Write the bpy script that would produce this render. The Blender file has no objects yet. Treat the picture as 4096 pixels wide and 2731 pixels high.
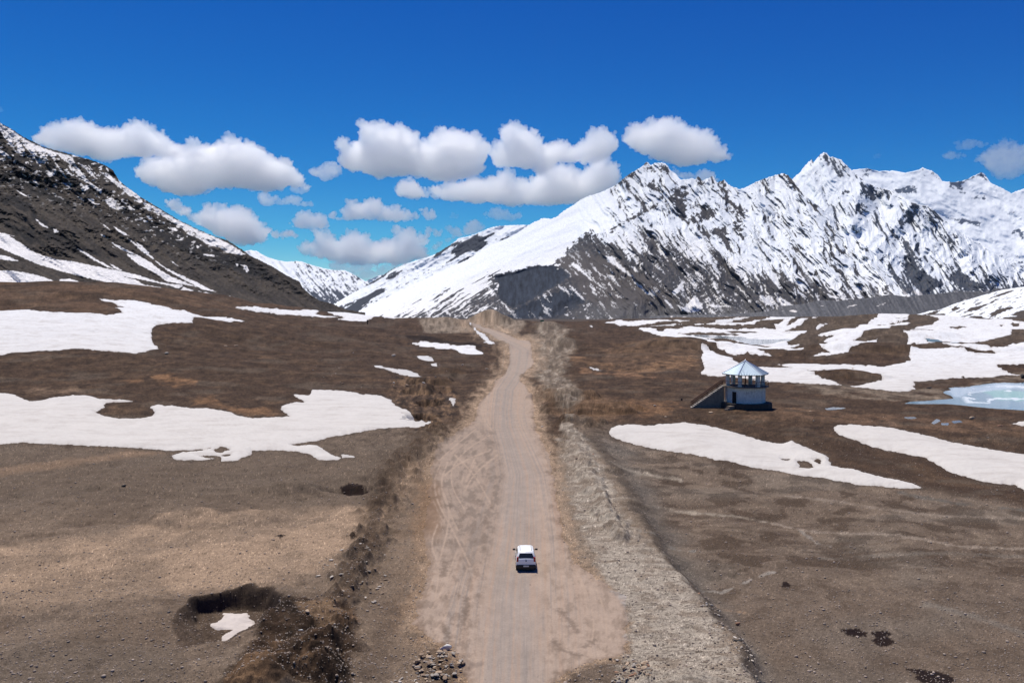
import bpy, math, random
import numpy as np
from mathutils import Vector, Matrix
R = math.radians
S = bpy.context.scene
# ------------------------------------------------------------------ camera
F, HOR, CX, CAMZ = 3186.0, 1220.0, 2048.0, 20.0     # focal length and horizon row in pixels of the 4096 px photo
cam_d = bpy.data.cameras.new('camera'); cam = bpy.data.objects.new('camera', cam_d)
S.collection.objects.link(cam); S.camera = cam
cam.location = (0, 0, CAMZ); cam.rotation_euler = (R(90), 0, 0)
cam_d.sensor_width = 36.0; cam_d.lens = 36.0*F/4096.0
cam_d.shift_y = -(1365.5-HOR)/4096.0
cam_d.clip_start = 0.5; cam_d.clip_end = 120000.0
# ------------------------------------------------------------------ sky, sun, exposure
SUN = Vector((-0.17, 0.31, 0.94)).normalized()
EL = math.asin(SUN.z); AZ = math.atan2(SUN.x, SUN.y)
world = bpy.data.worlds.new('World'); S.world = world; world.use_nodes = True
wn = world.node_tree; wn.nodes.clear()
sky = wn.nodes.new('ShaderNodeTexSky'); sky.sky_type = 'NISHITA'; sky.sun_disc = False
sky.sun_elevation = EL; sky.sun_rotation = AZ; sky.altitude = 2500; sky.air_density = 1.0; sky.dust_density = 0.0; sky.ozone_density = 3.0
bg = wn.nodes.new('ShaderNodeBackground'); bg.inputs['Strength'].default_value = 0.085
wo = wn.nodes.new('ShaderNodeOutputWorld')
def vmul(src, v):
    n = wn.nodes.new('ShaderNodeVectorMath'); n.operation = 'MULTIPLY'; n.inputs[1].default_value = v; wn.links.new(src, n.inputs[0]); return n.outputs[0]
KS = 0.085; GM = (3.3, 1.7, 0.9); T2 = (3.0, 1.22, 0.90)          # a polarised sky: darker and deeper towards the top
gm = wn.nodes.new('ShaderNodeVectorMath'); gm.operation = 'POWER'; gm.inputs[1].default_value = GM
wn.links.new(vmul(sky.outputs[0], (KS, KS, KS)), gm.inputs[0])
mn_ = wn.nodes.new('ShaderNodeVectorMath'); mn_.operation = 'MINIMUM'; mn_.inputs[1].default_value = (.30/KS, .60/KS, .85/KS)
wn.links.new(vmul(gm.outputs[0], tuple(q/KS for q in T2)), mn_.inputs[0]); wn.links.new(mn_.outputs[0], bg.inputs['Color']); wn.links.new(bg.outputs[0], wo.inputs['Surface'])
sun_d = bpy.data.lights.new('sun', 'SUN'); sun_d.energy = 4.3; sun_d.angle = R(0.53); sun_d.color = (1.0, 0.95, 0.87)
sun = bpy.data.objects.new('sun', sun_d); S.collection.objects.link(sun)
sun.rotation_euler = SUN.to_track_quat('Z', 'Y').to_euler(); sun.location = (0, 0, 300)
S.view_settings.view_transform = 'Standard'; S.view_settings.look = 'None'
S.view_settings.exposure = 0.22; S.view_settings.gamma = 1.0
S.cycles.max_bounces = 160; S.cycles.volume_bounces = 160; S.cycles.diffuse_bounces = 3; S.cycles.glossy_bounces = 4; S.cycles.transmission_bounces = 8
S.cycles.use_denoising = True
# ------------------------------------------------------------------ numpy noise
_rs = np.random.RandomState(7)
_T = _rs.permutation(65536).astype(np.int64)
_GA = _rs.rand(65536)*2*np.pi
_GX, _GY = np.cos(_GA), np.sin(_GA)
def _h(ix, iy, s): return _T[(ix*7919 + _T[(iy*104729 + s*1009) & 65535]) & 65535]
def per(x, y, s=0):
    ix = np.floor(x).astype(np.int64); iy = np.floor(y).astype(np.int64)
    fx = x-ix; fy = y-iy
    u = fx*fx*fx*(fx*(fx*6-15)+10); v = fy*fy*fy*(fy*(fy*6-15)+10)
    def g(a, b):
        k = _h(ix+a, iy+b, s); return _GX[k]*(fx-a)+_GY[k]*(fy-b)
    a = g(0,0); b = g(1,0); c = g(0,1); d = g(1,1)
    return (a+u*(b-a) + v*((c+u*(d-c))-(a+u*(b-a))))*1.5
def fbm(x, y, o=4, s=0, g=0.5, l=2.03):
    r = 0; a = 1; t = 0
    for k in range(o):
        r = r + a*per(x, y, s+k*17); t += a; a *= g; x = x*l+3.1; y = y*l+1.7
    return r/t*1.6
def bl(wl, sp): return np.clip(wl/(2.2*sp)-.5, 0, 1)      # fades an octave that the mesh spacing cannot carry
def fbm_b(x, y, wx, wy, sp, o=4, s=0, g=0.5, rid=False):
    r = 0; a = 1; t = 0
    for k in range(o):
        n = per(x/wx+k*3.1, y/wy+k*1.7, s+k*17)
        r = r+a*(1-2*np.abs(n) if rid else n*1.6)*bl(min(wx, wy), sp); t += a; a *= g; wx /= 2.03; wy /= 2.03
    return r/t
def ridged(x, y, o=4, s=0, g=0.5, l=2.03):
    r = 0; a = 1; t = 0
    for k in range(o):
        r = r + a*(1-2*np.abs(per(x, y, s+k*17))); t += a; a *= g; x = x*l+3.1; y = y*l+1.7
    return r/t
def sm(a, b, x):
    t = np.clip((x-a)/(b-a), 0, 1); return t*t*(3-2*t)
def interp(x, pts):
    pts = np.array(pts, float); return np.interp(x, pts[:,0], pts[:,1])
def interp_s(x, pts, w=60.0):
    """table lookup with the corners rounded off over w pixels"""
    pts = np.array(pts, float); g = np.arange(pts[0,0]-3*w, pts[-1,0]+3*w, w/8); v = np.interp(g, pts[:,0], pts[:,1])
    k = np.exp(-.5*(np.arange(-24, 25)/8)**2); k /= k.sum(); v = np.convolve(np.pad(v, 24, mode='edge'), k, 'valid')
    return np.interp(x, g, v)
def P(ox, oy, s, t):                        # outline points noted in an enlarged crop -> photo pixels
    a = np.array([[float(v) for v in q.split(',')] for q in t.split()])
    return a*s + [ox, oy]
WY = 2.2                                    # vertical weight of outline distances (the ground is foreshortened)
def sdf(PXa, PYa, poly, pad=80):
    """signed distance to an outline (inside > 0), only near it"""
    out = np.full(PXa.shape, -1e3)
    x0, y0 = poly.min(0)-pad; x1, y1 = poly.max(0)+pad
    m = (PXa > x0) & (PXa < x1) & (PYa > y0) & (PYa < y1)
    if not m.any(): return out
    x = PXa[m]; y = PYa[m]*WY; q = poly*[1, WY]; n = len(q)
    d = np.full(x.shape, 1e12); ins = np.zeros(x.shape, bool)
    for i in range(n):
        ax, ay = q[i]; bx, by = q[(i+1) % n]
        ex, ey = bx-ax, by-ay; L = ex*ex+ey*ey+1e-9
        t = np.clip(((x-ax)*ex+(y-ay)*ey)/L, 0, 1)
        d = np.minimum(d, (x-ax-t*ex)**2+(y-ay-t*ey)**2)
        if ay != by:
            c = ((ay > y) != (by > y)) & (x < ex*(y-ay)/(ey)+ax); ins ^= c
    out[m] = np.where(ins, 1, -1)*np.sqrt(d)
    return out
def line_d(PXa, PYa, pts, wy=WY):
    """distance to a polyline"""
    q = np.array(pts, float)*[1, wy]; x = PXa; y = PYa*wy
    d = np.full(PXa.shape, 1e12)
    for i in range(len(q)-1):
        ax, ay = q[i]; bx, by = q[i+1]; ex, ey = bx-ax, by-ay; L = ex*ex+ey*ey+1e-9
        t = np.clip(((x-ax)*ex+(y-ay)*ey)/L, 0, 1)
        d = np.minimum(d, (x-ax-t*ex)**2+(y-ay-t*ey)**2)
    return np.sqrt(d)
# ------------------------------------------------------------------ mesh helpers
def link(o, parent=None):
    S.collection.objects.link(o)
    if parent is not None: o.parent = parent
    return o
def tag(o, label=None, cat=None, group=None, kind=None):
    if label: o['label'] = label
    if cat: o['category'] = cat
    if group: o['group'] = group
    if kind: o['kind'] = kind
    return o
def grid_mesh(name, V, mat, col=None, face_mask=None, smooth=True):
    """V: rows x cols x 3; col: rows x cols x 3 albedo; face_mask: (rows-1) x (cols-1)"""
    nr, nc = V.shape[:2]
    idx = np.arange(nr*nc).reshape(nr, nc)
    q = np.stack([idx[1:,:-1], idx[1:,1:], idx[:-1,1:], idx[:-1,:-1]], -1)
    q = q[face_mask] if face_mask is not None else q.reshape(-1, 4)
    used = np.unique(q); remap = np.full(nr*nc, -1); remap[used] = np.arange(len(used))
    q = remap[q]; v = V.reshape(-1, 3)[used]
    me = bpy.data.meshes.new(name)
    me.vertices.add(len(v)); me.vertices.foreach_set('co', v.astype(np.float32).ravel())
    me.loops.add(q.size); me.loops.foreach_set('vertex_index', q.astype(np.int32).ravel())
    me.polygons.add(len(q)); me.polygons.foreach_set('loop_start', np.arange(0, q.size, 4, dtype=np.int32))
    me.update(calc_edges=True)
    if smooth: me.polygons.foreach_set('use_smooth', np.ones(len(q), bool))
    if col is not None:
        c = np.ones((len(v), 4), np.float32); c[:, :3] = col.reshape(-1, 3)[used]
        at = me.attributes.new('albedo', 'FLOAT_COLOR', 'POINT'); at.data.foreach_set('color', c.ravel())
    me.materials.append(mat)
    o = bpy.data.objects.new(name, me); link(o)
    return o
def mat_new(name):
    m = bpy.data.materials.new(name); m.use_nodes = True
    return m, m.node_tree, m.node_tree.nodes['Principled BSDF']
def N(nt, t, **k):
    n = nt.nodes.new(t)
    for a, b in k.items():
        if a in n.inputs: n.inputs[a].default_value = b
        else: setattr(n, a, b)
    return n
def albedo_mat(name, rough=0.9, spec=0.2, bumps=(), speck=None, sss=0):
    """albedo from the mesh attribute, broken up by world-space noise, with noise bumps (scale, distance)"""
    m, nt, b = mat_new(name)
    a = N(nt, 'ShaderNodeAttribute', attribute_name='albedo')
    b.inputs['Roughness'].default_value = rough; b.inputs['Specular IOR Level'].default_value = spec
    tc = N(nt, 'ShaderNodeNewGeometry')
    src = a.outputs['Color']
    if speck:
        for sc, lo, hi in speck:
            n = N(nt, 'ShaderNodeTexNoise', Scale=sc, Detail=5.0, Roughness=0.65); nt.links.new(tc.outputs['Position'], n.inputs['Vector'])
            mr = N(nt, 'ShaderNodeMapRange'); mr.inputs['From Min'].default_value = 0.3; mr.inputs['From Max'].default_value = 0.7
            mr.inputs['To Min'].default_value = lo; mr.inputs['To Max'].default_value = hi
            nt.links.new(n.outputs['Fac'], mr.inputs['Value'])
            mx = N(nt, 'ShaderNodeVectorMath', operation='SCALE'); nt.links.new(src, mx.inputs[0]); nt.links.new(mr.outputs[0], mx.inputs['Scale'])
            src = mx.outputs[0]
    nt.links.new(src, b.inputs['Base Color'])
    prev = None
    for sc, dist in bumps:
        n = N(nt, 'ShaderNodeTexNoise', Scale=sc, Detail=6.0, Roughness=0.7); nt.links.new(tc.outputs['Position'], n.inputs['Vector'])
        bp = N(nt, 'ShaderNodeBump', Strength=1.0, Distance=dist); nt.links.new(n.outputs['Fac'], bp.inputs['Height'])
        if prev: nt.links.new(prev.outputs[0], bp.inputs['Normal'])
        prev = bp
    if prev: nt.links.new(prev.outputs[0], b.inputs['Normal'])
    return m
STEP = 3.0
# ------------------------------------------------------------------ ground: outlines of everything lying on it
Z6 = (0, 1100, .7653); Z15 = (1500, 1200, .4464); Z3 = (0, 400, .6378); Z4 = (1200, 600, .5952)
Z7 = (2200, 1200, .8061); Z5 = (2600, 1230, .3401); Z8 = (3300, 1130, .36347)
SNOW = [
 P(*Z6, '-380,150 -50,162 0,168 140,180 300,205 400,208 560,218 640,205 628,190 600,180 668,178 640,158 600,140 522,117 600,120 720,125 860,160 900,172 960,180 1060,208 1180,222 1250,238 1295,252 1180,245 1100,235 1010,232 1008,262 950,262 880,263 820,265 790,295 795,335 828,372 780,385 715,400 640,398 540,390 440,383 380,383 300,395 180,392 60,400 25,412 0,415 -380,430'),
 P(*Z6, '-380,580 -50,600 0,610 60,618 120,640 150,655 210,652 290,635 380,625 450,628 520,645 640,648 705,657 620,662 560,665 540,680 550,690 500,715 545,735 620,745 700,748 770,742 805,728 805,710 785,690 815,677 870,680 950,688 1000,693 1080,693 1180,708 1250,735 1320,745 1420,742 1490,740 1515,740 1490,720 1465,700 1475,685 1520,665 1590,663 1530,625 1620,628 1630,600 1700,602 1800,603 1900,622 1990,628 2045,650 2070,680 2140,710 2170,740 2215,765 2255,780 2255,790 2200,798 2130,795 2050,798 1950,808 1840,828 1740,842 1660,865 1540,880 1520,885 1550,893 1620,885 1660,890 1700,915 1720,930 1780,955 1770,965 1720,970 1670,970 1640,950 1620,933 1560,922 1480,915 1400,915 1320,915 1310,940 1260,955 1240,970 1160,970 1150,955 1080,968 1000,970 920,972 895,945 960,925 1060,917 1100,905 980,915 870,918 790,910 650,900 480,892 340,885 240,882 120,873 40,880 -50,885 -380,900'),
 P(*Z6, '1785,935 1860,945 1850,953 1790,953'),
 P(*Z15, '340,370 420,362 530,368 640,385 780,405 840,412 920,440 975,462 960,478 890,480 820,480 760,455 700,432 620,430 500,408 400,392'),
 P(*Z15, '370,515 440,515 520,535 525,550 460,550 390,538'),
 P(*Z15, '495,575 555,572 555,592 510,590'),
 P(*Z15, '-20,592 60,606 200,636 210,622 280,622 350,642 440,690 380,688 300,674 220,660 150,646 0,616'),
 P(*Z15, '850,228 930,280 1010,330 1062,375 1072,412 1040,424 1000,394 958,378 995,360 925,305'),
 P(*Z15, '660,865 720,880 720,905 705,945 690,930 665,890'),
 P(*Z15, '1925,608 1990,610 2030,628 1960,634 1930,627'),
 P(*Z15, '1915,230 1975,235 1945,244'),
 P(*Z3, '1440,1290 1480,1292 1560,1300 1700,1310 1800,1318 1870,1313 1940,1316 2005,1328 1940,1340 2060,1352 2140,1358 2050,1364 1960,1362 1870,1350 1860,1338 1800,1344 1700,1337 1600,1320'),
 P(*Z4, '172,1080 300,1083 450,1090 600,1106 720,1120 790,1133 720,1140 640,1155 560,1150 540,1132 480,1142 420,1154 330,1147 250,1135 300,1125 220,1105'),
 P(*Z4, '-250,1078 -160,1083 0,1073 60,1074 125,1080 90,1095 130,1110 200,1122 130,1126 60,1121 0,1114 -160,1102'),
 P(*Z7, '288,650 300,632 350,618 420,615 480,620 540,615 600,612 670,603 690,610 760,618 840,630 930,650 1000,665 1080,680 1150,688 1200,680 1250,695 1300,715 1350,740 1385,765 1385,780 1400,798 1450,810 1520,822 1580,845 1650,865 1720,875 1800,895 1850,915 1780,915 1700,910 1640,900 1540,892 1440,872 1340,850 1240,838 1140,812 1010,798 900,775 820,768 700,740 600,722 510,706 420,688 340,668'),
 P(*Z7, '1405,632 1430,620 1500,618 1580,622 1700,632 1830,655 2000,690 2200,722 2352,745 2750,800 2750,1010 2450,965 2352,925 2310,892 2220,885 2150,872 2060,850 1980,830 1900,790 1850,765 1790,752 1700,730 1600,710 1500,680 1430,660'),
 P(*Z7, '2290,612 2352,600 2700,590 2700,625 2352,622'),
 np.vstack([P(*Z7, '748,250 790,252 850,270 900,290 940,310 990,325 1060,325 1130,333 1200,333 1130,318 1250,315 1400,318'),
  P(*Z8, '80,897 275,900 400,900 550,905 640,910 760,895 860,880 930,850 925,800 950,775 1040,757 1200,760 1330,758 1500,775 1700,800 1880,803 1700,780 1500,760 1250,725 1160,715 1080,715 900,707 930,660 900,620 860,600 1000,595 1180,590 1220,575 1200,530 1150,518 980,518 940,508 1050,488 1200,450 1270,410 1200,385 1130,368 1300,364 1420,372 1560,387 1700,407 1800,402 1900,388 2000,392 2080,415 2190,430 3000,445 3000,520 2190,515 2060,520 2050,560 1950,605 1850,630 1760,655 1650,662 1500,665 1380,670 1270,665 1200,640 1090,632 1130,660 1160,690 1300,710 1450,730 1600,745 1800,765 1900,772 2040,750 1960,705 2060,670 2190,655 3000,660 3000,910 2190,908 2040,905 1890,905 1960,950 2060,985 2180,1003 2120,1010 2050,1005 1950,1015 1850,1035 1750,1043 1600,1035 1500,1032 1350,1035 1200,1050 1080,1055 975,1065 1000,1105 970,1130 995,1160 930,1190 850,1200 760,1200 650,1185 500,1175 380,1155 260,1135 400,1125 450,1110 530,1075 640,1045 600,1020 660,1012 560,1000 420,970 200,955'),
  P(*Z7, '1280,345 1310,378 1400,398 1455,422 1380,420 1250,412 1085,403 870,378 800,378 750,370 745,360 765,335 750,290 760,265')]),
 P(*Z5, '-132,235 -60,232 0,235 100,262 150,265 210,245 400,240 360,228 480,220 640,222 800,232 1000,238 1240,235 1440,232 1480,240 1460,205 1540,200 1610,180 1730,150 1850,125 2005,106 1930,130 1800,150 1690,168 1612,215 1700,200 1860,160 1920,155 1880,180 1760,215 1650,240 1590,268 1650,275 1780,275 1850,268 1840,300 1700,360 1610,400 1620,420 1760,415 1700,450 1640,470 1580,485 1620,495 1720,520 1820,500 1825,515 1750,525 1680,532 1500,520 1440,515 1340,515 1280,525 1430,565 1300,565 1200,555 1150,550 1060,545 1000,540 1020,555 930,540 850,515 760,480 700,455 620,410 560,395 460,385 330,378 280,372 180,340 60,305 -20,290 -132,245'),
 P(*Z5, '680,180 760,170 780,150 850,130 1000,125 1200,115 1080,140 980,165 860,185 760,185'),
 P(*Z5, '470,188 660,197 900,194 1050,180 1200,170 1230,150 1340,140 1370,116 1500,106 1740,108 1700,125 1560,160 1470,165 1460,145 1330,150 1260,180 1230,208 1100,216 900,212 700,207 540,202'),
 P(*Z5, '80,152 300,153 480,158 440,176 270,171 130,168'),
 P(*Z7, '272,112 320,102 420,102 500,98 600,102 690,105 640,111 560,109 500,117 440,121 340,123'),
 P(*Z5, '-60,212 0,206 120,198 300,190 370,195 320,211 200,222 60,225 -60,224'),
 P(*Z8, '-83,584 0,570 100,545 250,510 400,470 500,430 600,347 780,344 950,354 900,380 780,400 940,400 850,430 940,445 800,470 650,510 500,540 545,555 490,580 400,610 320,640 180,665 39,673 151,640 -36,649 86,602 0,600'),
 P(*Z8, '-83,743 0,738 150,700 300,680 480,650 585,635 560,680 500,735 400,750 300,770 200,810 100,818 -30,820 -143,813 -60,805 60,798 2,771 -40,760'),
 P(*Z5, '1945,240 1990,205 2090,200 2050,225 1970,248'),
]
SNOW_HOLES = [
 P(*Z6, '1115,912 1160,895 1207,912 1150,930 1120,922'),
 P(*Z6, '1040,950 1080,943 1150,950 1140,962 1090,960'), P(*Z6, '1145,940 1205,936 1200,948 1160,950'),
 P(*Z7, '1228,772 1262,772 1300,786 1304,800 1268,800 1240,794'), P(*Z7, '1303,772 1325,766 1350,776 1338,788'), P(*Z7, '1148,757 1200,759 1180,768'),
 P(*Z8, '1380,510 1400,490 1480,478 1560,485 1590,505 1540,515 1440,518'),
 P(*Z8, '2040,460 2060,430 2120,440 2130,465 2080,475'), P(*Z8, '1925,466 1950,463 1945,472'),
 P(*Z5, '910,290 1000,272 1150,265 1230,268 1275,285 1180,298 1060,302 960,305'),
 P(*Z5, '640,360 900,358 960,372 1040,395 1130,420 1290,438 1420,460 1380,463 1200,442 1060,412 960,402 860,387'),
 P(*Z5, '340,306 500,303 760,303 1000,315 1060,325 900,324 600,318 400,318'),
 P(*Z5, '605,388 650,396 698,415 660,410'), P(*Z5, '1560,282 1640,285 1690,298 1640,304'),
 P(*Z8, '560,462 620,460 720,440 840,430 740,450 600,474'),
]
LAKES = [
 ('lake', 'still grey meltwater lake rimmed by snow beyond the pavilion', P(*Z5, '400,318 640,319 900,326 1060,330 1420,340 1600,347 1680,366 1640,385 1540,405 1500,420 1440,431 1300,434 1180,426 1100,409 1040,391 960,370 900,358 640,357 540,349 460,331')),
 ('lake', 'turquoise meltwater lake with floating ice at the right edge', P(*Z8, '1300,1200 1330,1185 1400,1175 1360,1155 1420,1145 1540,1145 1700,1120 1850,1100 1990,1092 2100,1100 2190,1090 3300,1085 3300,1440 2190,1395 2050,1385 1850,1375 1700,1360 1520,1340 1350,1325 1150,1325 1000,1325 880,1320 950,1300 1080,1295 1250,1280 1400,1270 1420,1265 1390,1235 1330,1215')),
 ('puddle', None, P(*Z8, '10,1384 90,1370 235,1376 180,1388 80,1397 20,1397')),
 ('puddle', None, P(*Z8, '880,1483 960,1476 1010,1490 920,1496')),
 ('puddle', None, P(*Z8, '1170,1545 1230,1500 1270,1520 1200,1550')),
 ('puddle', None, P(*Z8, '1395,1525 1480,1516 1510,1535 1420,1543')),
 ('puddle', None, P(*Z8, '1280,1545 1360,1545 1350,1564 1290,1564')),
]
ICE = [P(*Z8, '1262,690 1400,678 1575,690 1500,704 1350,708'), P(*Z8, '1085,632 1250,650 1285,668 1160,670')]
# ------------------------------------------------------------------ ground sheet
SKY_PTS = [(-1500,1120),(-400,1126),(0,1131),(300,1131),(600,1145),(800,1166),(1000,1204),(1150,1226),(1300,1243),(1500,1262),(1650,1280),(1800,1286),(2000,1290),(2300,1288),(2600,1274),(2800,1268),(3100,1267),(3300,1265),(3400,1260),(3520,1256),(3650,1260),(3750,1264),(3850,1270),(3920,1278),(3960,1276),(4096,1268),(4500,1264),(5600,1260)]
YS_PTS = [(-1500,380),(0,390),(600,420),(1000,560),(1300,760),(1600,900),(2000,880),(2600,900),(3000,980),(3400,960),(3600,900),(4096,820),(5600,800)]
def invY(px, py):
    px = np.asarray(px, float); py = np.asarray(py, float)
    sk = interp_s(px, SKY_PTS, 70); Ys = interp_s(px, YS_PTS, 160); P1 = 1700.0
    u = np.clip((py-sk)/(P1-sk), 0, 1); a = 1/Ys; b = (P1-HOR)/(F*CAMZ); L = (P1-sk)
    av = (b-a)/L; m0 = av*0.9*L; m1 = L/(F*CAMZ)
    h = (2*u**3-3*u**2+1)*a + (u**3-2*u**2+u)*m0 + (-2*u**3+3*u**2)*b + (u**3-u**2)*m1
    return np.where(py >= P1, (py-HOR)/(F*CAMZ), h)
def W(px, py):                              # photo pixel -> point of the undisturbed ground
    Y = 1/invY(px, py); return (px-CX)/F*Y, Y, CAMZ-(py-HOR)/F*Y
PXc = np.concatenate([np.arange(-1400, -60, 40), np.arange(-60, 4160, STEP), np.arange(4160, 5520, 40)])
rr = np.concatenate([np.linspace(0, .29, int(455/1.35), endpoint=False), np.linspace(.29, 1, int(1120/STEP))]); NR = len(rr)
PX = np.tile(PXc, (NR, 1)); SKY = np.tile(interp_s(PXc, SKY_PTS, 70), (NR, 1))
PY = SKY + (2860-SKY)*rr[:, None]
X0, Y0, Z0 = W(PX, PY)
def soft(poly, w=30, nz=0, sc=60, seed=5):
    """0..1 weight inside an outline with a noisy, soft border"""
    d = sdf(PX, PY, poly, pad=w+nz+80)
    if nz: d = d + nz*fbm(PX/sc, PY*WY/sc, 4, seed)
    return sm(-w, w, d)
def near_line(pts, w, nz=0, sc=50, seed=3):
    d = line_d(PX, PY, pts)
    if nz: d = d + nz*fbm(PX/sc, PY*WY/sc, 3, seed)
    return 1-sm(0, 1, d/w)
# relief: height added in metres
SPC = Y0*Y0/(F*CAMZ)*np.where(rr < .29, 1.35, STEP)[:, None]          # distance between mesh rows
n_big = fbm(X0/70, Y0/90, 4, 11); n_mid = fbm_b(X0, Y0, 9, 9, SPC, 5, 21, .55); n_sml = fbm_b(X0, Y0, 1.3, 1.3, SPC, 4, 31, .6)
far = sm(140, 320, Y0)
road_poly = np.vstack([P(*Z15, '850,225 950,272 1060,322 1150,362 1196,420 1210,500 1205,570 1170,650 1120,700 1075,750 1050,800 1000,850 935,920 905,1000 890,1080 820,1130 720,1195 610,1260 560,1330 525,1400 515,1500'),
    np.array([[1731,1878],[1716,1962],[1708,2058],[1690,2148],[1715,2230],[1705,2330],[1668,2420],[1650,2500],[1700,2530],[1730,2570],[1800,2580],[1840,2640],[1866,2731],[1880,2870],
    [2205,2870],[2215,2731],[2260,2690],[2380,2645],[2500,2610],[2512,2460],[2500,2390],[2410,2330],[2320,2270],[2276,2215],[2250,2142],[2232,2018],[2215,1900]]),
    P(*Z15, '1560,1420 1520,1300 1450,1200 1430,1050 1415,900 1375,800 1290,725 1295,680 1350,640 1425,575 1408,500 1400,430 1385,365 1250,330 1120,285 1000,245 890,220')])
road_d = sdf(PX, PY, road_poly, pad=200)
road_d = road_d + (5+15*sm(1500,1850,PY))*fbm(PX/55, PY/36, 5, 71, .65)
BERM = [(1740,1720),(1660,1800),(1600,1880),(1560,1960),(1500,2080),(1470,2200),(1400,2330),(1350,2480),(1290,2620),(1250,2740)]
berm = near_line(BERM, 105, 45)
berm2 = near_line([(2262,1690),(2300,1760),(2330,1850),(2370,1920),(2400,2010),(2440,2090),(2500,2150)], 60, 30)
bank_line = [(2330,1700),(2400,1800),(2470,1900),(2560,2050),(2650,2170),(2760,2330),(2850,2450),(2960,2600),(3080,2780)]
bd = line_d(PX, PY, bank_line)
right_of = PX - np.interp(PY, [p[1] for p in bank_line], [p[0] for p in bank_line]) + 46*fbm(X0/5, Y0/5, 4, 23)
bank_h = .75+.45*per(X0/11, Y0/11, 24)
pale = np.array([(2262,1690),(2330,1760),(2400,1850),(2450,1940),(2500,2080),(2600,2180),(2740,2310),(2850,2470),(2950,2640),(3060,2800),(3060,2860),(2430,2860),(2460,2731),(2520,2600),(2512,2479),(2414,2309),(2335,2120),(2285,1980),(2262,1860)], float)
pale_w = soft(pale, 26, 40, 60, 8)
# pit, spoil heaps
def bump(px, py, rx, ry, h, p=2.0, nz=.25):
    x, y, _ = W(px, py); x = float(x); y = float(y)
    d = np.sqrt(((X0-x)/rx)**2+((Y0-y)/ry)**2)
    m = d < 1.6
    d2 = d + np.where(m, nz*fbm_b(X0+9, Y0, max(1.7, rx*.35), max(1.7, ry*.35), SPC, 4, int(px) % 97, .5), 0)
    return h*np.clip(1-np.clip(d2, 0, 1)**p, 0, 1)
rel = np.zeros_like(X0)
rel += n_big*(0.25+1.6*far)*sm(90, 200, Y0) + n_mid*(0.10+0.45*far) + n_sml*0.03
flat_w = sm(-6, 26, road_d)
rel *= 1-0.93*flat_w
rough_pale = pale_w*(1-flat_w)
strip = sm(0,1,(PX-interp(PY,[(1690,2225),(1900,2215),(2142,2250),(2300,2350),(2480,2520),(2900,2500)]))/20)*sm(1720,1800,PY)*(1-pale_w)*sm(20,-40,right_of)
rel += strip*.06*fbm_b(X0, Y0, 4, .9, SPC, 4, 82, .55, True)
rel += rough_pale*(0.15*fbm_b(X0, Y0, 6, 1.3, SPC, 4, 81, .5, True) + .05*n_sml)
rel += berm*(1-.5*sm(2250,2450,PY))*(0.6+1.0*fbm_b(X0, Y0, 2.0, 2.2, SPC, 5, 91, .55)) + berm*0.20*fbm_b(X0, Y0, .75, .75, SPC, 3, 92, .7)
rel += berm2*(0.45+0.5*fbm_b(X0, Y0, 2.4, 1.8, SPC, 4, 93, .5, True))
rel -= 1.25*bank_h*sm(-20, 90, right_of)*sm(1680, 1790, PY)*sm(0, 1, (PX-2300)/60)*(1-sm(500, 1100, right_of)*.5)
# left plain gentle mounds and gullies
lp = sm(1800, 1900, PY)*(1-sm(1350, 1500, PX))
rel += lp*(0.35*fbm(X0/7, Y0/5, 4, 41)+0.12*ridged(X0/4, Y0/2, 4, 42))
rel += bump(880, 2080, 7, 3.5, 0.8); rel += bump(1170, 1960, 5, 3, .9); rel += bump(1500,1900,4,4,.8)
rel -= bump(1440, 1957, 5, 2.0, .7, 4)
PITX, PITY = -18.5, 52.2
pdx, pdy = (X0-PITX), (Y0-PITY)
pit_n = fbm_b(X0, Y0, 1.1, 1.1, SPC, 4, 55, .6)
pd = np.sqrt((pdx/3.05)**2+(pdy/5.0)**2) + .12*fbm(X0/2.2, Y0/2.2, 2, 56)
gentle = sm(1.5, -2.5, pdy)
rel -= 1.25*(1-sm(.83-.48*gentle, 1.0, pd))+.05*pit_n*(pd < 1)
rel += .22*np.exp(-((pd-1.12)/.14)**2)*sm(-1, 1.5, pdx)
rel += bump(1120, 2740, 3.6, 3.0, 1.3); rel += bump(1240, 2600, 3.2, 2.6, 1.0); rel += bump(1165, 2480, 1.9, 2.2, .6); rel += bump(1330, 2700, 3.2, 2.6, .6); rel += bump(960, 2820, 3.0, 2.6, .8)
rel -= bump(1110, 2560, 1.4, 1.4, .35, 2, .1); rel -= bump(1260, 2660, 1.7, 1.5, .45, 2, .1); rel -= bump(1130, 2660, 1.4, 1.4, .35, 2, .1)
heap = soft(np.array([(1040,2500),(1080,2430),(1180,2390),(1320,2410),(1420,2470),(1430,2600),(1400,2760),(960,2860),(880,2860),(900,2720),(980,2620)], float), 30, 30, 60, 6)
rel += heap*(.30*fbm_b(X0, Y0, 1.7, 1.7, SPC, 5, 61, .58)+.05*pit_n)
rel += bump(2760, 2790, 3.3, 2.6, 1.2)          # mound at the bottom edge, right
rel += bump(1770, 2660, 1.9, 1.5, .35, 2, .4); rel += bump(2460, 2700, 2.4, 1.5, .35, 2, .4)
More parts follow.
